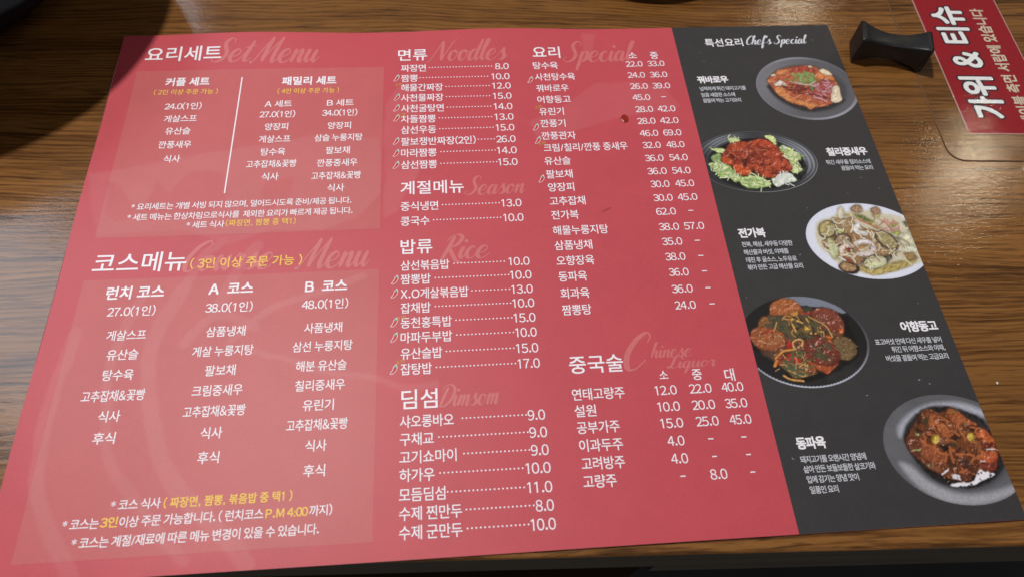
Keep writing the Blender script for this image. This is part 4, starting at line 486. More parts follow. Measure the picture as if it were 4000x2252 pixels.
def fbm(X, Y, scale, seed=0, oct=3):
    s = 0; a = 1; t = 0
    for k in range(oct):
        s = s + a * smooth_noise(X, Y, scale / 2 ** k, seed + k * 13); t += a; a *= .55
    return s / t
def poly_sd(X, Y, P):
    """signed distance (positive inside)"""
    P = np.asarray(P, float); inside = np.zeros(X.shape, bool); d2 = np.full(X.shape, 1e9)
    for k in range(len(P)):
        x0, y0 = P[k]; x1, y1 = P[(k + 1) % len(P)]
        c = (y0 > Y) != (y1 > Y)
        with np.errstate(divide='ignore', invalid='ignore'):
            xc = (x1 - x0) * (Y - y0) / ((y1 - y0) if y1 != y0 else 1e-9) + x0
        inside ^= c & (X < xc)
        dx, dy = x1 - x0, y1 - y0; t = np.clip(((X - x0) * dx + (Y - y0) * dy) / (dx * dx + dy * dy + 1e-9), 0, 1)
        d2 = np.minimum(d2, (X - x0 - t * dx) ** 2 + (Y - y0 - t * dy) ** 2)
    return np.where(inside, 1, -1) * np.sqrt(d2)
def catmull(P, n=8, closed=False):
    P = [np.array(p, float) for p in P]; out = []
    m_ = len(P); rngk = range(m_ if closed else m_ - 1)
    for k in rngk:
        p0 = P[(k - 1) % m_] if closed or k > 0 else 2 * P[0] - P[1]
        p1 = P[k]; p2 = P[(k + 1) % m_]
        p3 = P[(k + 2) % m_] if closed or k + 2 < m_ else 2 * P[-1] - P[-2]
        for t in np.linspace(0, 1, n, endpoint=False):
            out.append(.5 * (2 * p1 + (p2 - p0) * t + (2 * p0 - 5 * p1 + 4 * p2 - p3) * t * t + (3 * p1 - p0 - 3 * p2 + p3) * t ** 3))
    if not closed: out.append(P[-1])
    return np.array(out)
def line_sd(X, Y, P, w0, w1=None):
    """half width minus distance to a polyline"""
    best = np.full(X.shape, -1e9); n = len(P) - 1
    for k in range(n):
        x0, y0 = P[k]; x1, y1 = P[k + 1]; dx, dy = x1 - x0, y1 - y0
        t = np.clip(((X - x0) * dx + (Y - y0) * dy) / (dx * dx + dy * dy + 1e-9), 0, 1)
        best = np.maximum(best, w0 - np.sqrt((X - x0 - t * dx) ** 2 + (Y - y0 - t * dy) ** 2))
    return best
sstep = lambda a, b_, x: (lambda t: t * t * (3 - 2 * t))(np.clip((x - a) / (b_ - a), 0, 1))

RED = np.array(alb((195, 80, 90))); PANEL = np.array(alb((195, 97, 100)))
def red_ink(X, Y, base):
    """red print with its faint brushed watermark (X, Y in mm)"""
    wx = X + 3.0 * (fbm(X, Y, 14, 3) - .5); wy = Y + 3.0 * (fbm(X, Y, 14, 9) - .5)
    a = np.zeros(X.shape)
    for P in MARK['p']:
        sd = poly_sd(wx, wy, P); a = np.maximum(a, .065 * sstep(-.6, 1.2, sd) * (.55 + .6 * fbm(X, Y, 30, 5)))
    for P in MARK['h']:
        sd = poly_sd(X + 5 * (fbm(X, Y, 7, 33) - .5), Y + 5 * (fbm(X, Y, 7, 39) - .5), P); a = a * (1 - .85 * sstep(-.6, .8, sd))
    for w, P in MARK['s']:
        sd = line_sd(wx, wy, catmull(P, 5), w * .42); a = np.maximum(a, .075 * sstep(-.4, .9, sd) * (.6 + .6 * fbm(X, Y, 18, 21)))
    mot = 1 + .07 * (fbm(X, Y, 26, 50) - .5)
    col = base[None, :] * mot[:, None]
    return col + (np.array([.72, .50, .48])[None, :] - col) * a[:, None]
def sheet(name, x0, x1, y0, y1, step, dz, mat, parent, colfun=None, skirt=False):
    nx = max(2, int(round((x1 - x0) / step)) + 1); ny = max(2, int(round((y1 - y0) / step)) + 1)
    xs = np.linspace(x0, x1, nx); ys = np.linspace(y0, y1, ny); X, Y = np.meshgrid(xs, ys); X = X.ravel(); Y = Y.ravel()
    V = np.c_[X, Y, height(X, Y) + dz]
    idx = np.arange(nx * ny).reshape(ny, nx)
    F = np.c_[idx[:-1, :-1].ravel(), idx[:-1, 1:].ravel(), idx[1:, 1:].ravel(), idx[1:, :-1].ravel()].tolist()
    colors = colfun(X * 1000, Y * 1000) if colfun else None
    if skirt:
        ring = list(idx[0, :]) + list(idx[1:, -1]) + list(idx[-1, -2::-1]) + list(idx[-2:0, 0])
        base = len(V); R1 = V[ring].copy(); R2 = R1.copy(); R2[:, 2] -= .00022
        V = np.vstack([V, R1, R2]); n = len(ring)
        for k in range(n):
            a_, c_ = base + k, base + (k + 1) % n; F.append((a_, a_ + n, c_ + n, c_))
        colors = np.vstack([colors, np.full((2 * n, 3), .62)])
    o = mesh_ob(name, V.tolist(), F, mat, parent, True, colors)
    return o
paper = sheet('paper_sheet', -HW, HW, -HH, HH, .001, 0, M_PAPER, menu, lambda X, Y: red_ink(X, Y, RED), True)
sheet('set_panel', -.1980, -.0608, .0090, .1204, .001, .00003, M_PAPER, menu, lambda X, Y: red_ink(X, Y, PANEL))
sheet('course_panel', -.1985, -.0607, -.1409, -.0145, .001, .00003, M_PAPER, menu, lambda X, Y: red_ink(X, Y, PANEL))
SX = .1122
strip = sheet('black_strip', SX, HW - .00004, -HH + .00004, HH - .00004, .002, .00004, M_STRIP, menu)

# ---- lettering -------------------------------------------------------------
GLYPH = {}
def glyph(ch):
    """(verts, faces, advance) of one character at em 1"""
    if ch in GLYPH: return GLYPH[ch]
    if ch == '1':
        V = [(.22, 0), (.31, 0), (.31, .735), (.235, .735), (.075, .635), (.075, .555), (.22, .635)]
        GLYPH[ch] = (V, [(0, 1, 2, 6), (6, 2, 3), (6, 3, 4, 5)], .53); return GLYPH[ch]
    if ch == ' ':
        GLYPH[ch] = ([], [], .26); return GLYPH[ch]
    src = chr(ord(ch) + 0xFEE0) if ch in '023456789.()&ABPMXO' else ch
    cu = bpy.data.curves.new('glyph', 'FONT'); cu.body = src; cu.resolution_u = 4
    ob = bpy.data.objects.new('glyph', cu); COL.objects.link(ob)
    dg = bpy.context.evaluated_depsgraph_get(); dg.update()
    me = bpy.data.meshes.new_from_object(ob.evaluated_get(dg))
    V = [(q.co.x, q.co.y) for q in me.vertices]; F = [tuple(p.vertices) for p in me.polygons]
    bpy.data.objects.remove(ob); bpy.data.curves.remove(cu); bpy.data.meshes.remove(me)
    xs = [q[0] for q in V] or [0]; x0, x1 = min(xs), max(xs)
    if ch in '023456789': adv = .53; sh = (adv - (x1 - x0)) / 2 - x0
    elif ch >= '가': adv = .92; sh = 0
    else: adv = (x1 - x0) + (.17 if ch in '.,!:' else .12); sh = (adv - (x1 - x0)) / 2 - x0
    GLYPH[ch] = ([(q[0] + sh, q[1]) for q in V], F, adv); return GLYPH[ch]
def compose(text, track=0.0):
    V, F, x = [], [], 0.0
    for ch in text:
        g = glyph(ch); b0 = len(V)
        V += [(q[0] + x, q[1]) for q in g[0]]; F += [tuple(i + b0 for i in f) for f in g[1]]
        x += g[2] + track
    V = np.array(V); V[:, 0] -= V[:, 0].min(); return V, F, V[:, 0].max()
def bolden(V, F, d, n=4):
    """print weight: the same outline pulled a little to each side, stacked microns apart"""
    if d <= 0: return np.c_[V, np.zeros(len(V))], F
    out, fo = [], []
    for k in range(n):
        a = 2 * math.pi * (k + .5) / n
        out.append(np.c_[V[:, 0] + d * math.cos(a), V[:, 1] + d * math.sin(a), np.full(len(V), k * 1.0)])
        fo += [tuple(i + k * len(V) for i in f) for f in F]
    return np.vstack(out), fo
FACT = dict(row=1.13, row2=1.13, pr=1.12, pr2=1.10, sp=1.10, cp=1.12, ci=1.12, nt=1.12, nt2=1.08, yn=1.12, yn2=1.12, ynb=1.08, ybig=1.08, ca=1.22, ti=1.12, sz=1.10, cn=1.10, sub=1.08, head=1.02, head2=1.0, sh=1.10, dash=1.0)
TRK = dict(ca=-.07, ti=-.06, row=-.03, row2=-.03, sp=-.03, ci=-.03, nt=-.05, nt2=-.05)
BOLD = dict(head=.012, head2=.010, row=.009, row2=.009, pr=.005, pr2=.005, cn=.034, sub=.036, ti=.045, sh=.018, ynb=.026, ybig=.012, ca=.012, dash=.014)
SINGLE = ('head', 'head2', 'sub', 'cn', 'ybig', 'sh', 'ti', 'sz')
nat = {}
for kind, cls, t, xa, xb, y in TEXTS: nat.setdefault(cls, []).append((xb - xa) / compose(t, TRK.get(cls, 0))[2])
EM = {c: float(np.median(v)) * FACT.get(c, 1.1) for c, v in nat.items()}
EM['dash'] = EM['pr2']
def put(name, V3, F, mat, parent, dz):
    """lay flat print (mm) on the sheet"""
    x = V3[:, 0] / 1000; y = V3[:, 1] / 1000
    return mesh_ob(name, np.c_[x, y, height(x, y) + dz + V3[:, 2] * 2.5e-6].tolist(), F, mat, parent)
for kind, cls, t, xa, xb, y in TEXTS:
    if t == '-':
        em = EM['pr2']; V = np.array([(xa, y - .045 * em), (xb, y - .045 * em), (xb, y + .045 * em), (xa, y + .045 * em)]); V3, F = np.c_[V, np.zeros(4)], [(0, 1, 2, 3)]
    else:
        V, F, w = compose(t, TRK.get(cls, 0))
        em = (xb - xa) / w * FACT[cls] if cls in SINGLE else EM[cls]
        sx = (xb - xa) / (w * em); V3, F = bolden(V, F, BOLD.get(cls, .010))
        V3 = np.c_[V3[:, 0] * em * sx + xa, (V3[:, 1] - .372) * em + y, V3[:, 2]]
    m_ = M_YELLOW if kind == 'yellow_note' else (M_SOFTWHITE if kind == 'dish_caption' else M_WHITE)
    on_strip = kind in ('strip_heading', 'dish_title', 'dish_caption')
    put(kind, V3, F, m_, strip if on_strip else menu, .00010)
def disc(cx, cy, r, n=10):
    return [(cx + r * math.cos(2 * math.pi * k / n), cy + r * math.sin(2 * math.pi * k / n)) for k in range(n)]
for xa, xb, y in DOTS:
    V, F = [], []; n = max(2, int(round((xb - xa) / 1.72))) ; n = n + 1
    for k in range(n):
        b0 = len(V); V += disc(xa + (xb - xa) * k / (n - 1), y + .25, .37); F.append(tuple(range(b0, b0 + 10)))
    put('leader_dots', np.c_[np.array(V), np.zeros(len(V))], F, M_WHITE, menu, .00010)
(dx0, dy0), (dx1, dy1) = DIVIDER
dxm = (dx0 + dx1) / 2; nseg = 24; ys = np.linspace(dy1, dy0, nseg)
V = [(dxm - .32, v, 0) for v in ys] + [(dxm + .32, v, 0) for v in ys]
put('divider_line', np.array(V), [(k, k + nseg, k + nseg + 1, k + 1) for k in range(nseg - 1)], M_WHITE, menu, .00010)

# ---- brush script headings ---------------------------------------------------
G = {
 'e': ([[(-.02, .42), (.4, .48), (.64, .76), (.46, 1.04), (.16, .82), (.06, .36), (.28, 0), (.62, .06), (.92, .42)]], .86),
 't': ([[(0, .4), (.3, 1.0), (.46, 1.75)], [(.46, 1.75), (.3, .7), (.26, .2), (.45, 0), (.7, .3)], [(.02, 1.18), (.35, 1.22), (.72, 1.34)]], .68),
 'n': ([[(0, .5), (.16, 1.0), (.14, .5), (.1, 0)], [(.1, .0), (.3, .7), (.55, 1.0), (.62, .7), (.58, .25), (.72, 0), (.98, .42)]], .92),
 'u': ([[(0, .5), (.18, 1.0), (.12, .4), (.28, 0), (.52, .35), (.7, 1.0)], [(.7, 1.0), (.62, .3), (.78, 0), (1.02, .42)]], .95),
 'r': ([[(0, .5), (.2, 1.05), (.3, .9), (.52, .95), (.46, .4), (.58, .02), (.8, .4)]], .74),
 's': ([[(0, .3), (.3, .9), (.42, 1.12), (.44, .75), (.6, .35), (.42, 0), (.1, .08)], [(.42, 0), (.65, .1), (.85, .42)]], .78),
 'o': ([[(.45, 1.0), (.15, .8), (.1, .3), (.35, 0), (.62, .35), (.58, .85), (.4, 1.0), (.62, .78), (.92, .88)]], .82),
 'a': ([[(.62, .9), (.36, 1.0), (.1, .6), (.14, .12), (.34, .02), (.58, .5), (.68, 1.0)], [(.68, 1.0), (.6, .3), (.74, 0), (.98, .42)]], .92),
 'd': ([[(.62, .9), (.36, 1.0), (.1, .6), (.14, .12), (.34, .02), (.58, .5), (.85, 2.0)], [(.85, 2.0), (.66, .8), (.62, .25), (.78, 0), (1.0, .42)]], .94),
 'l': ([[(0, .4), (.35, 1.2), (.5, 1.85), (.36, 1.98), (.22, 1.4), (.16, .4), (.32, 0), (.6, .42)]], .55),
 'p': ([[(0, .5), (.2, 1.0), (.14, .2), (.02, -.85)], [(.12, .3), (.35, .9), (.58, .98), (.62, .5), (.42, .05), (.2, .1)], [(.42, .05), (.66, .15), (.88, .42)]], .82),
 'c': ([[(.56, .8), (.42, 1.0), (.14, .75), (.1, .3), (.34, 0), (.6, .1), (.82, .42)]], .76),
 'i': ([[(0, .5), (.18, 1.0), (.12, .35), (.28, 0), (.5, .42)], [(.22, 1.36), (.30, 1.56)]], .46),
 'm': ([[(0, .5), (.16, 1.0), (.14, .5), (.1, 0)], [(.1, 0), (.28, .7), (.48, 1.0), (.52, .6), (.46, 0)], [(.46, 0), (.64, .7), (.86, 1.0), (.92, .6), (.88, .2), (1.02, 0), (1.24, .42)]], 1.16),
 'h': ([[(0, .4), (.35, 1.3), (.5, 1.9), (.36, 1.98), (.22, 1.2), (.08, 0)], [(.08, 0), (.28, .7), (.52, 1.0), (.6, .7), (.56, .25), (.7, 0), (.95, .42)]], .9),
 'q': ([[(.62, .9), (.36, 1.0), (.1, .6), (.14, .12), (.34, .02), (.58, .5), (.68, 1.0)], [(.68, 1.0), (.56, 0), (.46, -.85)], [(.46, -.85), (.7, -.2), (.98, .42)]], .92),
 'f': ([[(0, .4), (.4, 1.3), (.56, 1.85), (.4, 1.98), (.24, 1.2), (.08, -.7), (.24, -.82), (.32, -.3), (.22, .05), (.6, .42)]], .6),
 "'": ([[(.16, 1.95), (.06, 1.5)]], .22), ' ': ([], .55),
 'S': ([[(1.02, 1.55), (.95, 1.9), (.65, 2.0), (.4, 1.65), (.55, 1.2), (.78, .75), (.66, .22), (.25, 0), (-.1, .2), (.05, .5)]], 1.1),
 'M': ([[(-.35, .1), (-.15, .05), (.2, .9), (.68, 2.0)], [(.68, 2.0), (.55, 1.0), (.48, .08)], [(.48, .08), (.85, 1.0), (1.36, 2.0)], [(1.36, 2.0), (1.2, 1.0), (1.16, .2), (1.32, 0), (1.6, .42)]], 1.58),
 'N': ([[(-.4, -.1), (-.15, .0), (.15, .8), (.5, 1.95)], [(.5, 1.95), (.68, .9), (.82, .02)], [(.82, .02), (1.1, 1.0), (1.35, 1.8), (1.6, 2.05)]], 1.3),
 'C': ([[(1.05, 1.45), (1.12, 1.8), (.9, 2.0), (.45, 1.6), (.16, .8), (.28, .1), (.65, .02), (1.1, .5)]], 1.0),
 'R': ([[(.5, 1.9), (.34, 1.0), (.08, -.15)], [(.02, 1.45), (.3, 1.9), (.75, 2.05), (1.05, 1.75), (.85, 1.2), (.36, .95)], [(.36, .95), (.7, .4), (1.15, -.2), (1.75, -.4)]], 1.15),
 'D': ([[(.55, 1.8), (.36, .9), (.2, .05)], [(.0, 1.4), (.3, 1.9), (.85, 1.95), (1.25, 1.5), (1.15, .7), (.7, .1), (.2, 0), (-.15, .25)]], 1.35),
 'L': ([[(.9, 1.5), (.9, 1.9), (.66, 1.95), (.44, 1.3), (.34, .5), (.05, .02), (-.15, .2), (.15, .3), (.6, 0), (1.05, .25)]], 1.0),
}
def script_word(word, slant=.32, weight=.17):
    V, F, x, zc = [], [], 0, 0
    for ch in word:
        strokes, adv = G[ch]
        for st in strokes:
            P = catmull([(px_ + x, py_) for px_, py_ in st], 7); P = np.c_[P[:, 0] + slant * P[:, 1], P[:, 1]]
            n = len(P); T_ = np.gradient(P, axis=0); T_ /= np.linalg.norm(T_, axis=1)[:, None] + 1e-9
            down = np.clip(-T_[:, 1] * .9 + .1, 0, 1); w = weight * (.36 + .80 * down)
            w = np.convolve(np.r_[w[:1], w[:1], w, w[-1:], w[-1:]], np.ones(5) / 5, 'valid')
            tt = np.linspace(0, 1, n); w = np.full(n, weight * 1.1) if len(st) == 2 else w * (.6 + .4 * np.clip(np.minimum(tt, 1 - tt) * 7, 0, 1))
            Nn = np.c_[-T_[:, 1], T_[:, 0]]; b0 = len(V); zz = zc + .9 * tt; zc += 1
            V += [(*q, z) for q, z in zip(P + Nn * w[:, None], zz)] + [(*q, z) for q, z in zip(P - Nn * w[:, None], zz)]
            F += [(b0 + k, b0 + n + k, b0 + n + k + 1, b0 + k + 1) for k in range(n - 1)]
        x += adv
    return np.array(V), F
hash_ = lambda t: sum(ord(c) for c in t)
for t, xa, xb, y, ks in SCRIPTS:
    chef = t.startswith('Chef')
    V, F = script_word(t, .30, .12 if chef else .125)
    x0, x1 = V[:, 0].min(), V[:, 0].max(); k = (xb - xa) / (x1 - x0)
    ky = k * ks; ym = 1.0
    V = np.c_[(V[:, 0] - x0) * k + xa, (V[:, 1] - ym) * ky + y, V[:, 2] * .6 + .3 * (hash_(t) % 3)]
    put('script_heading', V, F, M_SOFTWHITE if chef else M_SCRIPT, strip if chef else menu, .00010 if chef else .00006)

# ---- chilli marks and small recommendation notes --------------------------------
body = [(-.62, -.95), (-.2, -.9), (.3, -.45), (.62, .1), (.66, .5), (.42, .72), (.1, .62), (-.05, .2), (-.25, -.35), (-.55, -.72)]
cap = [(.05, .62), (.2, .36), (.42, .5), (.7, .42), (.74, .62), (.58, .82), (.66, 1.12), (.5, 1.16), (.4, .86), (.2, .82)]
def outline(P, d):
    P = catmull(P, 4, True); T_ = np.roll(P, -1, 0) - np.roll(P, 1, 0); T_ /= np.linalg.norm(T_, axis=1)[:, None] + 1e-9
    A = .5 * np.sum(P[:, 0] * np.roll(P[:, 1], -1) - np.roll(P[:, 0], -1) * P[:, 1]); s = 1 if A > 0 else -1
    return P + d * s * np.c_[T_[:, 1], -T_[:, 0]]
def flat(P, cx, cy, k, z):
    return np.c_[P[:, 0] * k + cx, P[:, 1] * k + cy, np.full(len(P), z)]
for cx, cy in PEPPERS:
    k = 2.08; a = outline(body, .13); c_ = outline(cap, .11)
    V = np.vstack([flat(a, cx, cy, k, 0), flat(c_, cx, cy, k, 1)]); F = [tuple(range(len(a))), tuple(range(len(a), len(a) + len(c_)))]
    icon = put('chilli_icon', V, F, M_WHITE, menu, .00010)
    p1 = outline(body, .02); put('chilli_fruit', flat(p1, cx, cy, k, 0), [tuple(range(len(p1)))], M_CHILLI, icon, .00012)
    p2 = outline(cap, -.01); put('chilli_stem', flat(p2, cx, cy, k, 0), [tuple(range(len(p2)))], M_GREEN, icon, .00013)
for cx, cy in RECS:
    V, F, w = compose('추천!', -.02); V3, F = bolden(V, F, .012); em = 2.15; a = math.radians(20)
    X = (V3[:, 0] - w / 2) * em; Y = (V3[:, 1] - .37) * em
    put('recommended_mark', np.c_[X * math.cos(a) - Y * math.sin(a) + cx, X * math.sin(a) + Y * math.cos(a) + cy, V3[:, 2]], F, M_ORANGE, menu, .00014)

# ---- printed dish pictures -----------------------------------------------------
def paint_dish(d, idx):
    cx, cy = d['c']; ax, ay = d['ax']; Vm = np.array(d['V']); step = .27
    x0, x1 = max(SX * 1000 + .1, cx - ax - 2), min(HW * 1000 - .15, cx + ax + 2); y0, y1 = cy - ay - 2, cy + ay + 2
    nx = int((x1 - x0) / step) + 1; ny = int((y1 - y0) / step) + 1
    xs = np.linspace(x0, x1, nx); ys = np.linspace(y0, y1, ny); X, Y = np.meshgrid(xs, ys)
    q = np.stack([X - cx, Y - cy], -1) @ Vm; rr = np.sqrt((q[..., 0] / ax) ** 2 + (q[..., 1] / ay) ** 2)
    th = np.arctan2((Y - cy) / ay, (X - cx) / ax)
    ca = lambda c: np.clip(np.array(lin(c)) * .86 - .003, .004, .82); C_ = np.zeros((*X.shape, 3)); st = d['style']
    bgc = ca((63, 61, 63)); C_[:] = bgc
    def blend(mask, col):
        C_[:] = C_ * (1 - mask[..., None]) + (col if getattr(col, 'ndim', 1) == 3 else np.asarray(col)[None, None, :]) * mask[..., None]
    ring = .5 + .5 * np.sin(rr * 95 + 3 * smooth_noise(X, Y, 9, 2)); angc = lambda a, p=1: np.clip(np.cos(th - math.radians(a)), 0, 1) ** p
    inside = sstep(1.0, .985, rr)
    if st == 1:
        blend(inside, ca((82, 82, 86))); blend(inside * sstep(.70, .80, rr) * (.25 + .75 * angc(160)), ca((126, 125, 133)))
        blend(inside * .35 * ring * sstep(.45, .8, rr), ca((112, 112, 118))); blend(inside * sstep(.86, .70, rr) * .5 * angc(-40), ca((56, 56, 60)))
        blend(sstep(.915, .945, rr) * inside * np.clip(angc(-62, 3) + .6 * angc(100, 6), 0, 1), ca((158, 158, 170)))
        blend(sstep(.97, .985, rr) * inside * .6, ca((140, 140, 150)))
    elif st == 2:
        blend(inside, ca((34, 34, 36))); band = sstep(.70, .80, rr) * sstep(.985, .93, rr)
        blend(band * np.clip(angc(12, 3) * .95 + angc(125, 10) * .7 + .10, 0, 1) * (.35 + .65 * ring), ca((150, 154, 166)))
        blend(sstep(.968, .98, rr) * inside * (.35 + .65 * angc(-60, 2)), ca((150, 152, 158)))
    elif st == 3:
        blend(inside, ca((228, 232, 248))); blend(inside * sstep(.80, .72, rr) * .5, ca((205, 206, 215))); blend(inside * sstep(.93, 1.0, rr) * .35, ca((200, 206, 228)))
    elif st == 4:
        blend(inside, ca((34, 32, 34))); blend(inside * .35 * fbm(X, Y, 5, 8) * angc(-70, 2), ca((90, 86, 86)))
        wig = sstep(.955, .968, rr + .006 * np.sin(th * 110)) * sstep(1.0, .99, rr)
        blend(wig * np.clip(angc(-100, 1.5) + .25 * angc(-45), 0, 1), ca((186, 190, 206)))
    else:
        blend(inside, ca((92, 92, 97))); blend(inside * sstep(.985, .97, rr) * .5 * fbm(X, Y, 9, 4), ca((120, 120, 126))); blend(inside * sstep(.98, .99, rr) * .5, ca((128, 128, 134)))
        blend(inside * sstep(.8, .62, rr) * angc(-90), ca((46, 45, 47)))
    wX = X + .9 * (fbm(X, Y, 2.6, 70 + idx) - .5); wY = Y + .9 * (fbm(X, Y, 2.6, 80 + idx) - .5)
    relief = (fbm(X, Y, 2.4, 30 + idx, 4) - fbm(X - .35, Y + .45, 2.4, 30 + idx, 4))
    r_ = np.random.default_rng(100 + idx)
    for s in d['it']:
        col = ca(s[1])
        if s[0] in ('p', 'p0', 'd', 'd2'):
            P = np.array(s[2]); P = catmull(P, 3, True) if len(P) > 4 else P
            if s[0] == 'd2': blend(sstep(-1.6, 1.8, poly_sd(X, Y, P)) * (.85 + .3 * (smooth_noise(X, Y, .6, 5) - .5)) * inside, col); continue
            if s[0] == 'p' and s[1][1] > s[1][0] + 6 and s[1][1] > 150:
                sd = poly_sd(X + 3.0 * (fbm(X, Y, 3.2, 61) - .5), Y + 3.0 * (fbm(X, Y, 3.2, 67) - .5), P)
            else: sd = poly_sd(wX if s[0] != 'p0' else X + 1.1 * (fbm(X, Y, 1.8, 9) - .5), wY if s[0] != 'p0' else Y + 1.1 * (fbm(X, Y, 1.8, 19) - .5), P)
            if s[0] == 'd': blend(sstep(-.8, .9, sd) * (.62 + .5 * fbm(X, Y, 1.6, 55)) * sstep(1.0, .97, rr), col)
            elif s[0] == 'p0':
                if st == 4: blend(sstep(-.5, .6, sd) * inside * (.55 + .45 * np.clip(np.sin((X * 1.3 + Y) * 6.0), -1, 1)), col)
                else: blend(sstep(-.25, .35, sd) * sstep(.22, .42, fbm(X, Y, 1.6, 27)), col)
            else:
                blend(sstep(-1.3, .2, sd) * .45, col * .22)
                bright = max(s[1]) > 190 and min(s[1]) > 120; leaf = s[1][1] > s[1][0] + 6 and s[1][1] > 150
                amp = 2.6 if leaf else 1.4 if bright else 2.3
                sh = ((.98 if leaf else .80) + .24 * sstep(0, 1.6, sd)) * (1 + amp * relief) * (1 + .35 * (fbm(X, Y, 1.1, 41 + idx) - .5))
                blend(sstep(-.18, .22, sd), np.clip(col[None, None, :] * sh[..., None], .004, .8))
                if not bright: blend(sstep(-.1, .4, sd) * sstep(.10, .17, relief + .05 * (smooth_noise(X, Y, .5, 77) - .5)) * .55, ca((228, 188, 168)))
        elif s[0] == 's':
            P = catmull(s[3], 6) if len(s[3]) > 2 else np.array(s[3], float); w = max(.16, s[2] / 2)
            sd = line_sd(X + .25 * (fbm(X, Y, 1.5, 7) - .5), Y + .25 * (fbm(X, Y, 1.5, 17) - .5), P, w)
            blend(sstep(-.5, .1, sd) * .4, col * .25)
            sh = (.78 + .32 * sstep(0, w, sd)) * (1 + 1.2 * relief); blend(sstep(-.14, .14, sd), np.clip(col[None, None, :] * sh[..., None], .004, .8))
        elif s[0] == 'r':
            P = np.array(s[2]); lo, hi = P.min(0), P.max(0); k = 0; tries = 0
            while k < s[3] and tries < 4000:
                tries += 1; c0 = lo + r_.random(2) * (hi - lo)
                if poly_sd(np.array([c0[0]]), np.array([c0[1]]), P)[0] < 0: continue
                k += 1; a = r_.random() * math.pi; L_ = s[4] * (.6 + .8 * r_.random()) / 2; w = max(.12, s[5] * (.6 + .7 * r_.random()) / 2)
                d1 = np.array([math.cos(a), math.sin(a)]); d2 = np.array([-d1[1], d1[0]]) * (r_.random() - .5) * L_ * 1.2
                Q_ = catmull([c0 - d1 * L_, c0 + d2, c0 + d1 * L_], 5); tone = .78 + .44 * r_.random()
                sd = line_sd(X, Y, Q_, w); blend(sstep(-.45, .05, sd) * .35, col * .3); blend(sstep(-.13, .13, sd) * .95, np.clip(col * tone, .004, .8))
        else:
            P = np.array(s[2]); n = s[3]; k = 0; lo, hi = P.min(0), P.max(0)
            while k < n:
                c0 = lo + r_.random(2) * (hi - lo); k += 1
                if poly_sd(np.array([c0[0]]), np.array([c0[1]]), P)[0] < 0: continue
                a = r_.random() * math.pi; L_ = s[4] * (.6 + 1.6 * r_.random()) * .55; W_ = s[4] * (.35 + .4 * r_.random()) * .5
                u = (X - c0[0]) * math.cos(a) + (Y - c0[1]) * math.sin(a); v = -(X - c0[0]) * math.sin(a) + (Y - c0[1]) * math.cos(a) + .12 * u * u / max(L_, .2)
                e = (u / L_) ** 2 + (v / max(W_, .12)) ** 2; blend(sstep(1.3, .5, e) * (.45 + .5 * r_.random()), col)
    C_ *= (1 + .16 * (r_.random(X.shape) - .5))[..., None]
    keep = (rr < 1.0).ravel(); idm = np.full(nx * ny, -1); idm[keep] = np.arange(keep.sum())
    Xf, Yf = X.ravel()[keep] / 1000, Y.ravel()[keep] / 1000
    ii = np.arange(nx * ny).reshape(ny, nx); Q = np.c_[ii[:-1, :-1].ravel(), ii[:-1, 1:].ravel(), ii[1:, 1:].ravel(), ii[1:, :-1].ravel()]
    Q = idm[Q]; Q = Q[(Q >= 0).all(1)]
    mesh_ob('dish_photo', np.c_[Xf, Yf, height(Xf, Yf) + .00008].tolist(), Q.tolist(), M_PHOTO, strip, True, C_.reshape(-1, 3)[keep])['label'] = DISH_LABEL[idx]
DISH_LABEL = ['printed picture of glazed fried pork with green garnish on a grey plate', 'printed picture of red chilli prawns on lettuce on a black plate', 'printed picture of seafood stew on a white plate', 'printed picture of braised stuffed mushrooms with vegetables on a black plate', 'printed picture of dark braised pork belly in a grey bowl']
for k, d in enumerate(DISHES): paint_dish(d, k)

m_lint = print_mat('pale_lint', (.55, .54, .52), rough=.8)
V, F = [], []; r = random.Random(21)
for k in range(26):
    fx_, fy_ = r.uniform(SX * 1000 + 3, 206), r.uniform(-144, 140); a = r.random() * 3.14; L_, W_ = r.uniform(.12, .5), r.uniform(.06, .12); b0 = len(V)
    for du, dv in ((-L_, -W_), (L_, -W_), (L_, W_), (-L_, W_)): V.append((fx_ + du * math.cos(a) - dv * math.sin(a), fy_ + du * math.sin(a) + dv * math.cos(a), k * .5))
    F.append((b0, b0 + 1, b0 + 2, b0 + 3))
put('paper_fleck', np.array(V), F, m_lint, strip, .00016)

# ---- sauce on the menu ----------------------------------------------------------
m, N, L, b = new_mat('red_sauce'); b.inputs['Base Color'].default_value = (.24, .014, .007, 1); b.inputs['Roughness'].default_value = .30
m_stain, N, L, b = new_mat('dry_sauce'); b.inputs['Base Color'].default_value = (.34, .035, .035, 1); b.inputs['Roughness'].default_value = .5
def blob(cx, cy, rx, ry, hz, seed, z0, nrm=14):
    r = random.Random(seed); V = [(cx, cy, z0 + hz)]; F = []; R_ = (.35, .7, .92, 1.0); Z_ = (.95, .7, .35, 0)
    ph = [r.uniform(.88, 1.12) for _ in range(nrm)]
    for a_, z_ in zip(R_, Z_):
        V += [(cx + rx * a_ * ph[k] * math.cos(2 * math.pi * k / nrm), cy + ry * a_ * ph[k] * math.sin(2 * math.pi * k / nrm), z0 + hz * z_) for k in range(nrm)]
    for k in range(nrm):
        F.append((0, 1 + k, 1 + (k + 1) % nrm))
        for j in range(3):
            a0 = 1 + j * nrm; F.append((a0 + k, a0 + nrm + k, a0 + nrm + (k + 1) % nrm, a0 + (k + 1) % nrm))
    return V, F
cx, cy = DROP[0] / 1000, DROP[1] / 1000
V, F = blob(cx, cy,   .0024, .0030, .0005, 3, float(height(cx, cy)) + .00004)
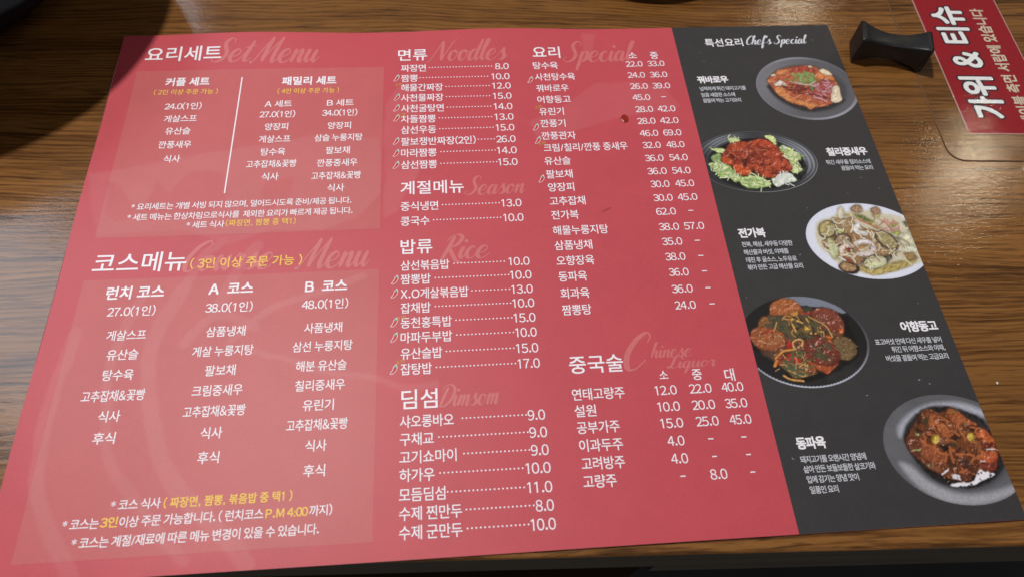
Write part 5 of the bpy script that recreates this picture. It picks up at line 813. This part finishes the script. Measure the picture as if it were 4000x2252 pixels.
tag(mesh_ob('sauce_drop', V, F, m, None, True), 'small dark red drop of sauce on the red menu beside the price column', 'sauce drop')
(ax_, ay_) = SMEARS[0]
V, F = blob(0, 0, 3.0, .7, 0, 8, 0)
V = np.array(V); a = math.radians(24)
put('sauce_smear', np.c_[V[:, 0] * math.cos(a) - V[:, 1] * math.sin(a) + ax_, V[:, 0] * math.sin(a) + V[:, 1] * math.cos(a) + ay_, np.zeros(len(V))], F, m_stain, menu, .00007)

# ---------------------------------------------------------------- red sign under clear film
P2 = lambda k: np.array(SIGN[k]) / 1000
eu = P2('tl') - P2('bl'); eu /= np.linalg.norm(eu); er = np.array([eu[1], -eu[0]])
sw = float(((P2('r1') - P2('bl')) @ er + (P2('r2') - P2('bl')) @ er) / 2)
sign = empty('table_sign', 'red rectangular sign with large white Korean lettering stuck flat on the table', 'sign', (*P2('bl'), 0), math.atan2(eu[1], eu[0]) - math.pi / 2)
m_red, N, L, b = new_mat('red_sign_print')
tc = N.new('ShaderNodeTexCoord').outputs['Object']
L.new(ramp(N, L, noise_node(N, L, tc, 700, 3), [(.3, (.25, .010, .018)), (.7, (.31, .014, .024))]), b.inputs['Base Color']); b.inputs['Roughness'].default_value = .5; b.inputs['Specular IOR Level'].default_value = .2
m_rim = print_mat('pale_sign_edge', (.50, .30, .28))
LEN = .26
bm_ob('sign_edge', box_bm(0, sw, 0, LEN, .00002, .00030), m_rim, sign)
bm_ob('sign_board', box_bm(.0006, sw - .0006, .0007, LEN - .0007, .00004, .00034), m_red, sign)
m_cream = print_mat('cream_print', (.62, .56, .44)); m_ink = print_mat('navy_outline_print', (.012, .010, .02)); m_sw = print_mat('sign_white', (.80, .80, .82))
def sign_text(name, t, p0, p1, em, mat, bold, z, n=4, track=0.0):
    to = lambda p: np.array([(p - P2('bl')) @ er, (p - P2('bl')) @ eu])
    a, c_ = to(p0), to(p1); vx = (a[0] + c_[0]) / 2; L_ = c_[1] - a[1]
    V, F, w = compose(t, track); sx = L_ / (w * em); V3, F = bolden(V, F, bold, n)
    out = np.c_[vx - (V3[:, 1] - .372) * em, a[1] + V3[:, 0] * em * sx, z + V3[:, 2] * 2.5e-6]
    return mesh_ob(name, out.tolist(), F, mat, sign)
bigem = float(np.linalg.norm(P2('bigB') - P2('bigA'))) / .90
sign_text('lettering_outline', '가위 & 티슈', P2('big0'), P2('big1'), bigem, m_ink, .085, .00036, 12)
sign_text('large_lettering', '가위 & 티슈', P2('big0'), P2('big1'), bigem, m_sw, .035, .00042, 6)
d_ = P2('small1') - P2('small0'); start = P2('small0') - d_ * (.5 / 12.0)
idx0 = P2('small0') - eu * .0107; 
sign_text('small_lettering', '테이블 측면 서랍에 있습니다', idx0 + er * .0022, P2('small1') + er * .0, .0094, m_cream, .03, .00036, 4)
# clear film
film = empty('clear_film', 'clear plastic film with a rounded corner laid over the red sign', 'plastic film', (0, 0, 0))
fx, fy, fr = .2493, .0408, .009
def film_pt(u, v): return np.array([.2493, .0408]) + er * u + eu * v
pts = [film_pt(0, .22), film_pt(0, fr)] + [film_pt(fr - fr * math.cos(a), fr - fr * math.sin(a)) for a in np.linspace(.15, math.pi / 2 - .15, 7)] + [film_pt(fr, 0), film_pt(.25, 0), film_pt(.25, .22)]
FZ = .00062
m_film = bpy.data.materials.new('clear_plastic'); m_film.use_nodes = True; N = m_film.node_tree.nodes; L = m_film.node_tree.links; N.clear()
o_ = N.new('ShaderNodeOutputMaterial'); mx = N.new('ShaderNodeMixShader'); tr = N.new('ShaderNodeBsdfTransparent'); gl = N.new('ShaderNodeBsdfGlossy'); fz = N.new('ShaderNodeFresnel')
gl.inputs['Roughness'].default_value = .06; tr.inputs['Color'].default_value = (.97, .97, .96, 1); fz.inputs['IOR'].default_value = 1.45
tc = N.new('ShaderNodeTexCoord').outputs['Object']
nb = bump(N, L, noise_node(N, L, tc, 1, 3, .55, (40, 560, 100)), .16, .0008); L.new(nb, gl.inputs['Normal']); L.new(nb, fz.inputs['Normal'])
L.new(mathn(N, L, 'MULTIPLY', fz.outputs[0], .24), mx.inputs[0]); L.new(tr.outputs[0], mx.inputs[1]); L.new(gl.outputs[0], mx.inputs[2]); L.new(mx.outputs[0], o_.inputs['Surface'])
mesh_ob('film_sheet', [(*p, FZ) for p in pts], [tuple(range(len(pts)))], m_film, film)
m_fe, N, L, b = new_mat('brown_film_edge'); b.inputs['Base Color'].default_value = (.15, .078, .036, 1); b.inputs['Roughness'].default_value = .4  # thin brown line along the border of the film
n = len(pts) - 1; V = []; F = []
for k in range(n):
    p = np.array(pts[k]); q = np.array(pts[max(0, k - 1)]); r2 = np.array(pts[min(n - 1, k + 1)]); t_ = r2 - q; t_ /= np.linalg.norm(t_) + 1e-9; nn = np.array([t_[1], -t_[0]])
    V += [(*(p - nn * .00002), FZ - .00002), (*(p + nn * .00022), .00005), (*(p - nn * .00022), FZ + .00001)]
for k in range(n - 1):
    a_ = 3 * k; F += [(a_, a_ + 3, a_ + 4, a_ + 1), (a_ + 2, a_ + 5, a_ + 3, a_)]
mesh_ob('film_edge', V, F, m_fe, film)

# ---------------------------------------------------------------- waisted black block
m_blk, N, L, b = new_mat('black_plastic')
tc = N.new('ShaderNodeTexCoord').outputs['Object']
L.new(ramp(N, L, noise_node(N, L, tc, 300, 4), [(.3, (.004, .0045, .0055)), (.75, (.009, .010, .012))]), b.inputs['Base Color']); b.inputs['Roughness'].default_value = .42
L.new(bump(N, L, noise_node(N, L, tc, 1100, 2), .10, .0003), b.inputs['Normal'])
rest = bmesh.new(); LN, HS = .0405, .0093; ns = 25; loops = []
prof = []
for cxs, cys, a0 in ((1, 1, 0), (-1, 1, 90), (-1, -1, 180), (1, -1, 270)):
    for a in (0, 30, 60, 90): prof.append((cxs, cys, math.radians(a0 + a)))
tl_ = list(np.linspace(-1, 1, ns)); 
for t in tl_:
    h = HS * (1 - .43 * (1 - t * t) ** .9); r = .0013; end = max(0, abs(t) - .965) / .035
    inset = .0009 * end * end
    loops.append([rest.verts.new((t * LN / 2, (h - inset - r) * c0 + r * math.cos(a), HS + (h - inset - r) * c1 + r * math.sin(a))) for c0, c1, a in prof])
n = len(prof)
for k in range(ns - 1):
    for j in range(n): rest.faces.new((loops[k][j], loops[k][(j + 1) % n], loops[k + 1][(j + 1) % n], loops[k + 1][j]))
rest.faces.new(loops[0]); rest.faces.new(loops[-1][::-1]); bmesh.ops.recalc_face_normals(rest, faces=rest.faces[:])
blk = bm_ob('chopstick_rest', rest, m_blk, None, False)
for p in blk.data.polygons: p.use_smooth = len(p.vertices) == 4
c0 = (np.array([.2157, .1165]) + np.array([.2194, .1335])) / 2; c1 = c0 + np.array([.0372, -.0100])
mid = (c0 + c1) / 2; blk.location = (mid[0] + .0004, mid[1] - .0006, .0002); blk.rotation_euler = (0, 0, math.atan2(c1[1] - c0[1], c1[0] - c0[0]))
tag(blk, 'small black waisted block with square ends between the menu corner and the red sign', 'chopstick rest')

# ---------------------------------------------------------------- dark tableware at the far edge
def lathe(name, prof, mat, parent=None, seg=72):
    V, F = [], []; n = len(prof)
    for k in range(seg):
        a = 2 * math.pi * k / seg; V += [(r * math.cos(a), r * math.sin(a), z) for r, z in prof]
    for k in range(seg):
        for j in range(n - 1): F.append((k * n + j, ((k + 1) % seg) * n + j, ((k + 1) % seg) * n + j + 1, k * n + j + 1))
    return mesh_ob(name, V, F, mat, parent, True)
m_bowl, N, L, b = new_mat('black_stoneware')
tc = N.new('ShaderNodeTexCoord').outputs['Object']
L.new(ramp(N, L, noise_node(N, L, tc, 60, 4), [(.3, (.004, .004, .005)), (.7, (.008, .008, .009))]), b.inputs['Base Color']); b.inputs['Roughness'].default_value = .9; b.inputs['Specular IOR Level'].default_value = .04
o = lathe('serving_bowl', [(0, .0), (.042, 0), (.046, .002), (.047, .010), (.060, .016), (.095, .032), (.118, .050), (.1235, .0575), (.1225, .0592), (.1195, .0585), (.112, .050), (.090, .036), (.05, .022), (0, .020)], m_bowl)
o.location = (-.322, .184, .0003); tag(o, 'wide black bowl cut off at the top left corner and casting a round dark shadow', 'bowl')
o = lathe('saucer', [(0, 0), (.050, 0), (.060, .0025), (.068, .010), (.0672, .0112), (.064, .0105), (.052, .006), (0, .005)], m_bowl)
o.location = (.108, .2395, .0003); tag(o, 'black round saucer barely showing at the top edge above the menu', 'saucer')
m_cr, N, L, b = new_mat('white_crumb'); b.inputs['Base Color'].default_value = (.7, .62, .52, 1); b.inputs['Roughness'].default_value = .6
V, F = blob(CRUMB[0] / 1000, CRUMB[1] / 1000, .00045, .0007, .0005, 5, .0001, 8)
tag(mesh_ob('crumb', V, F, m_cr), 'tiny white crumb on the bare wood right of the menu', 'crumb')
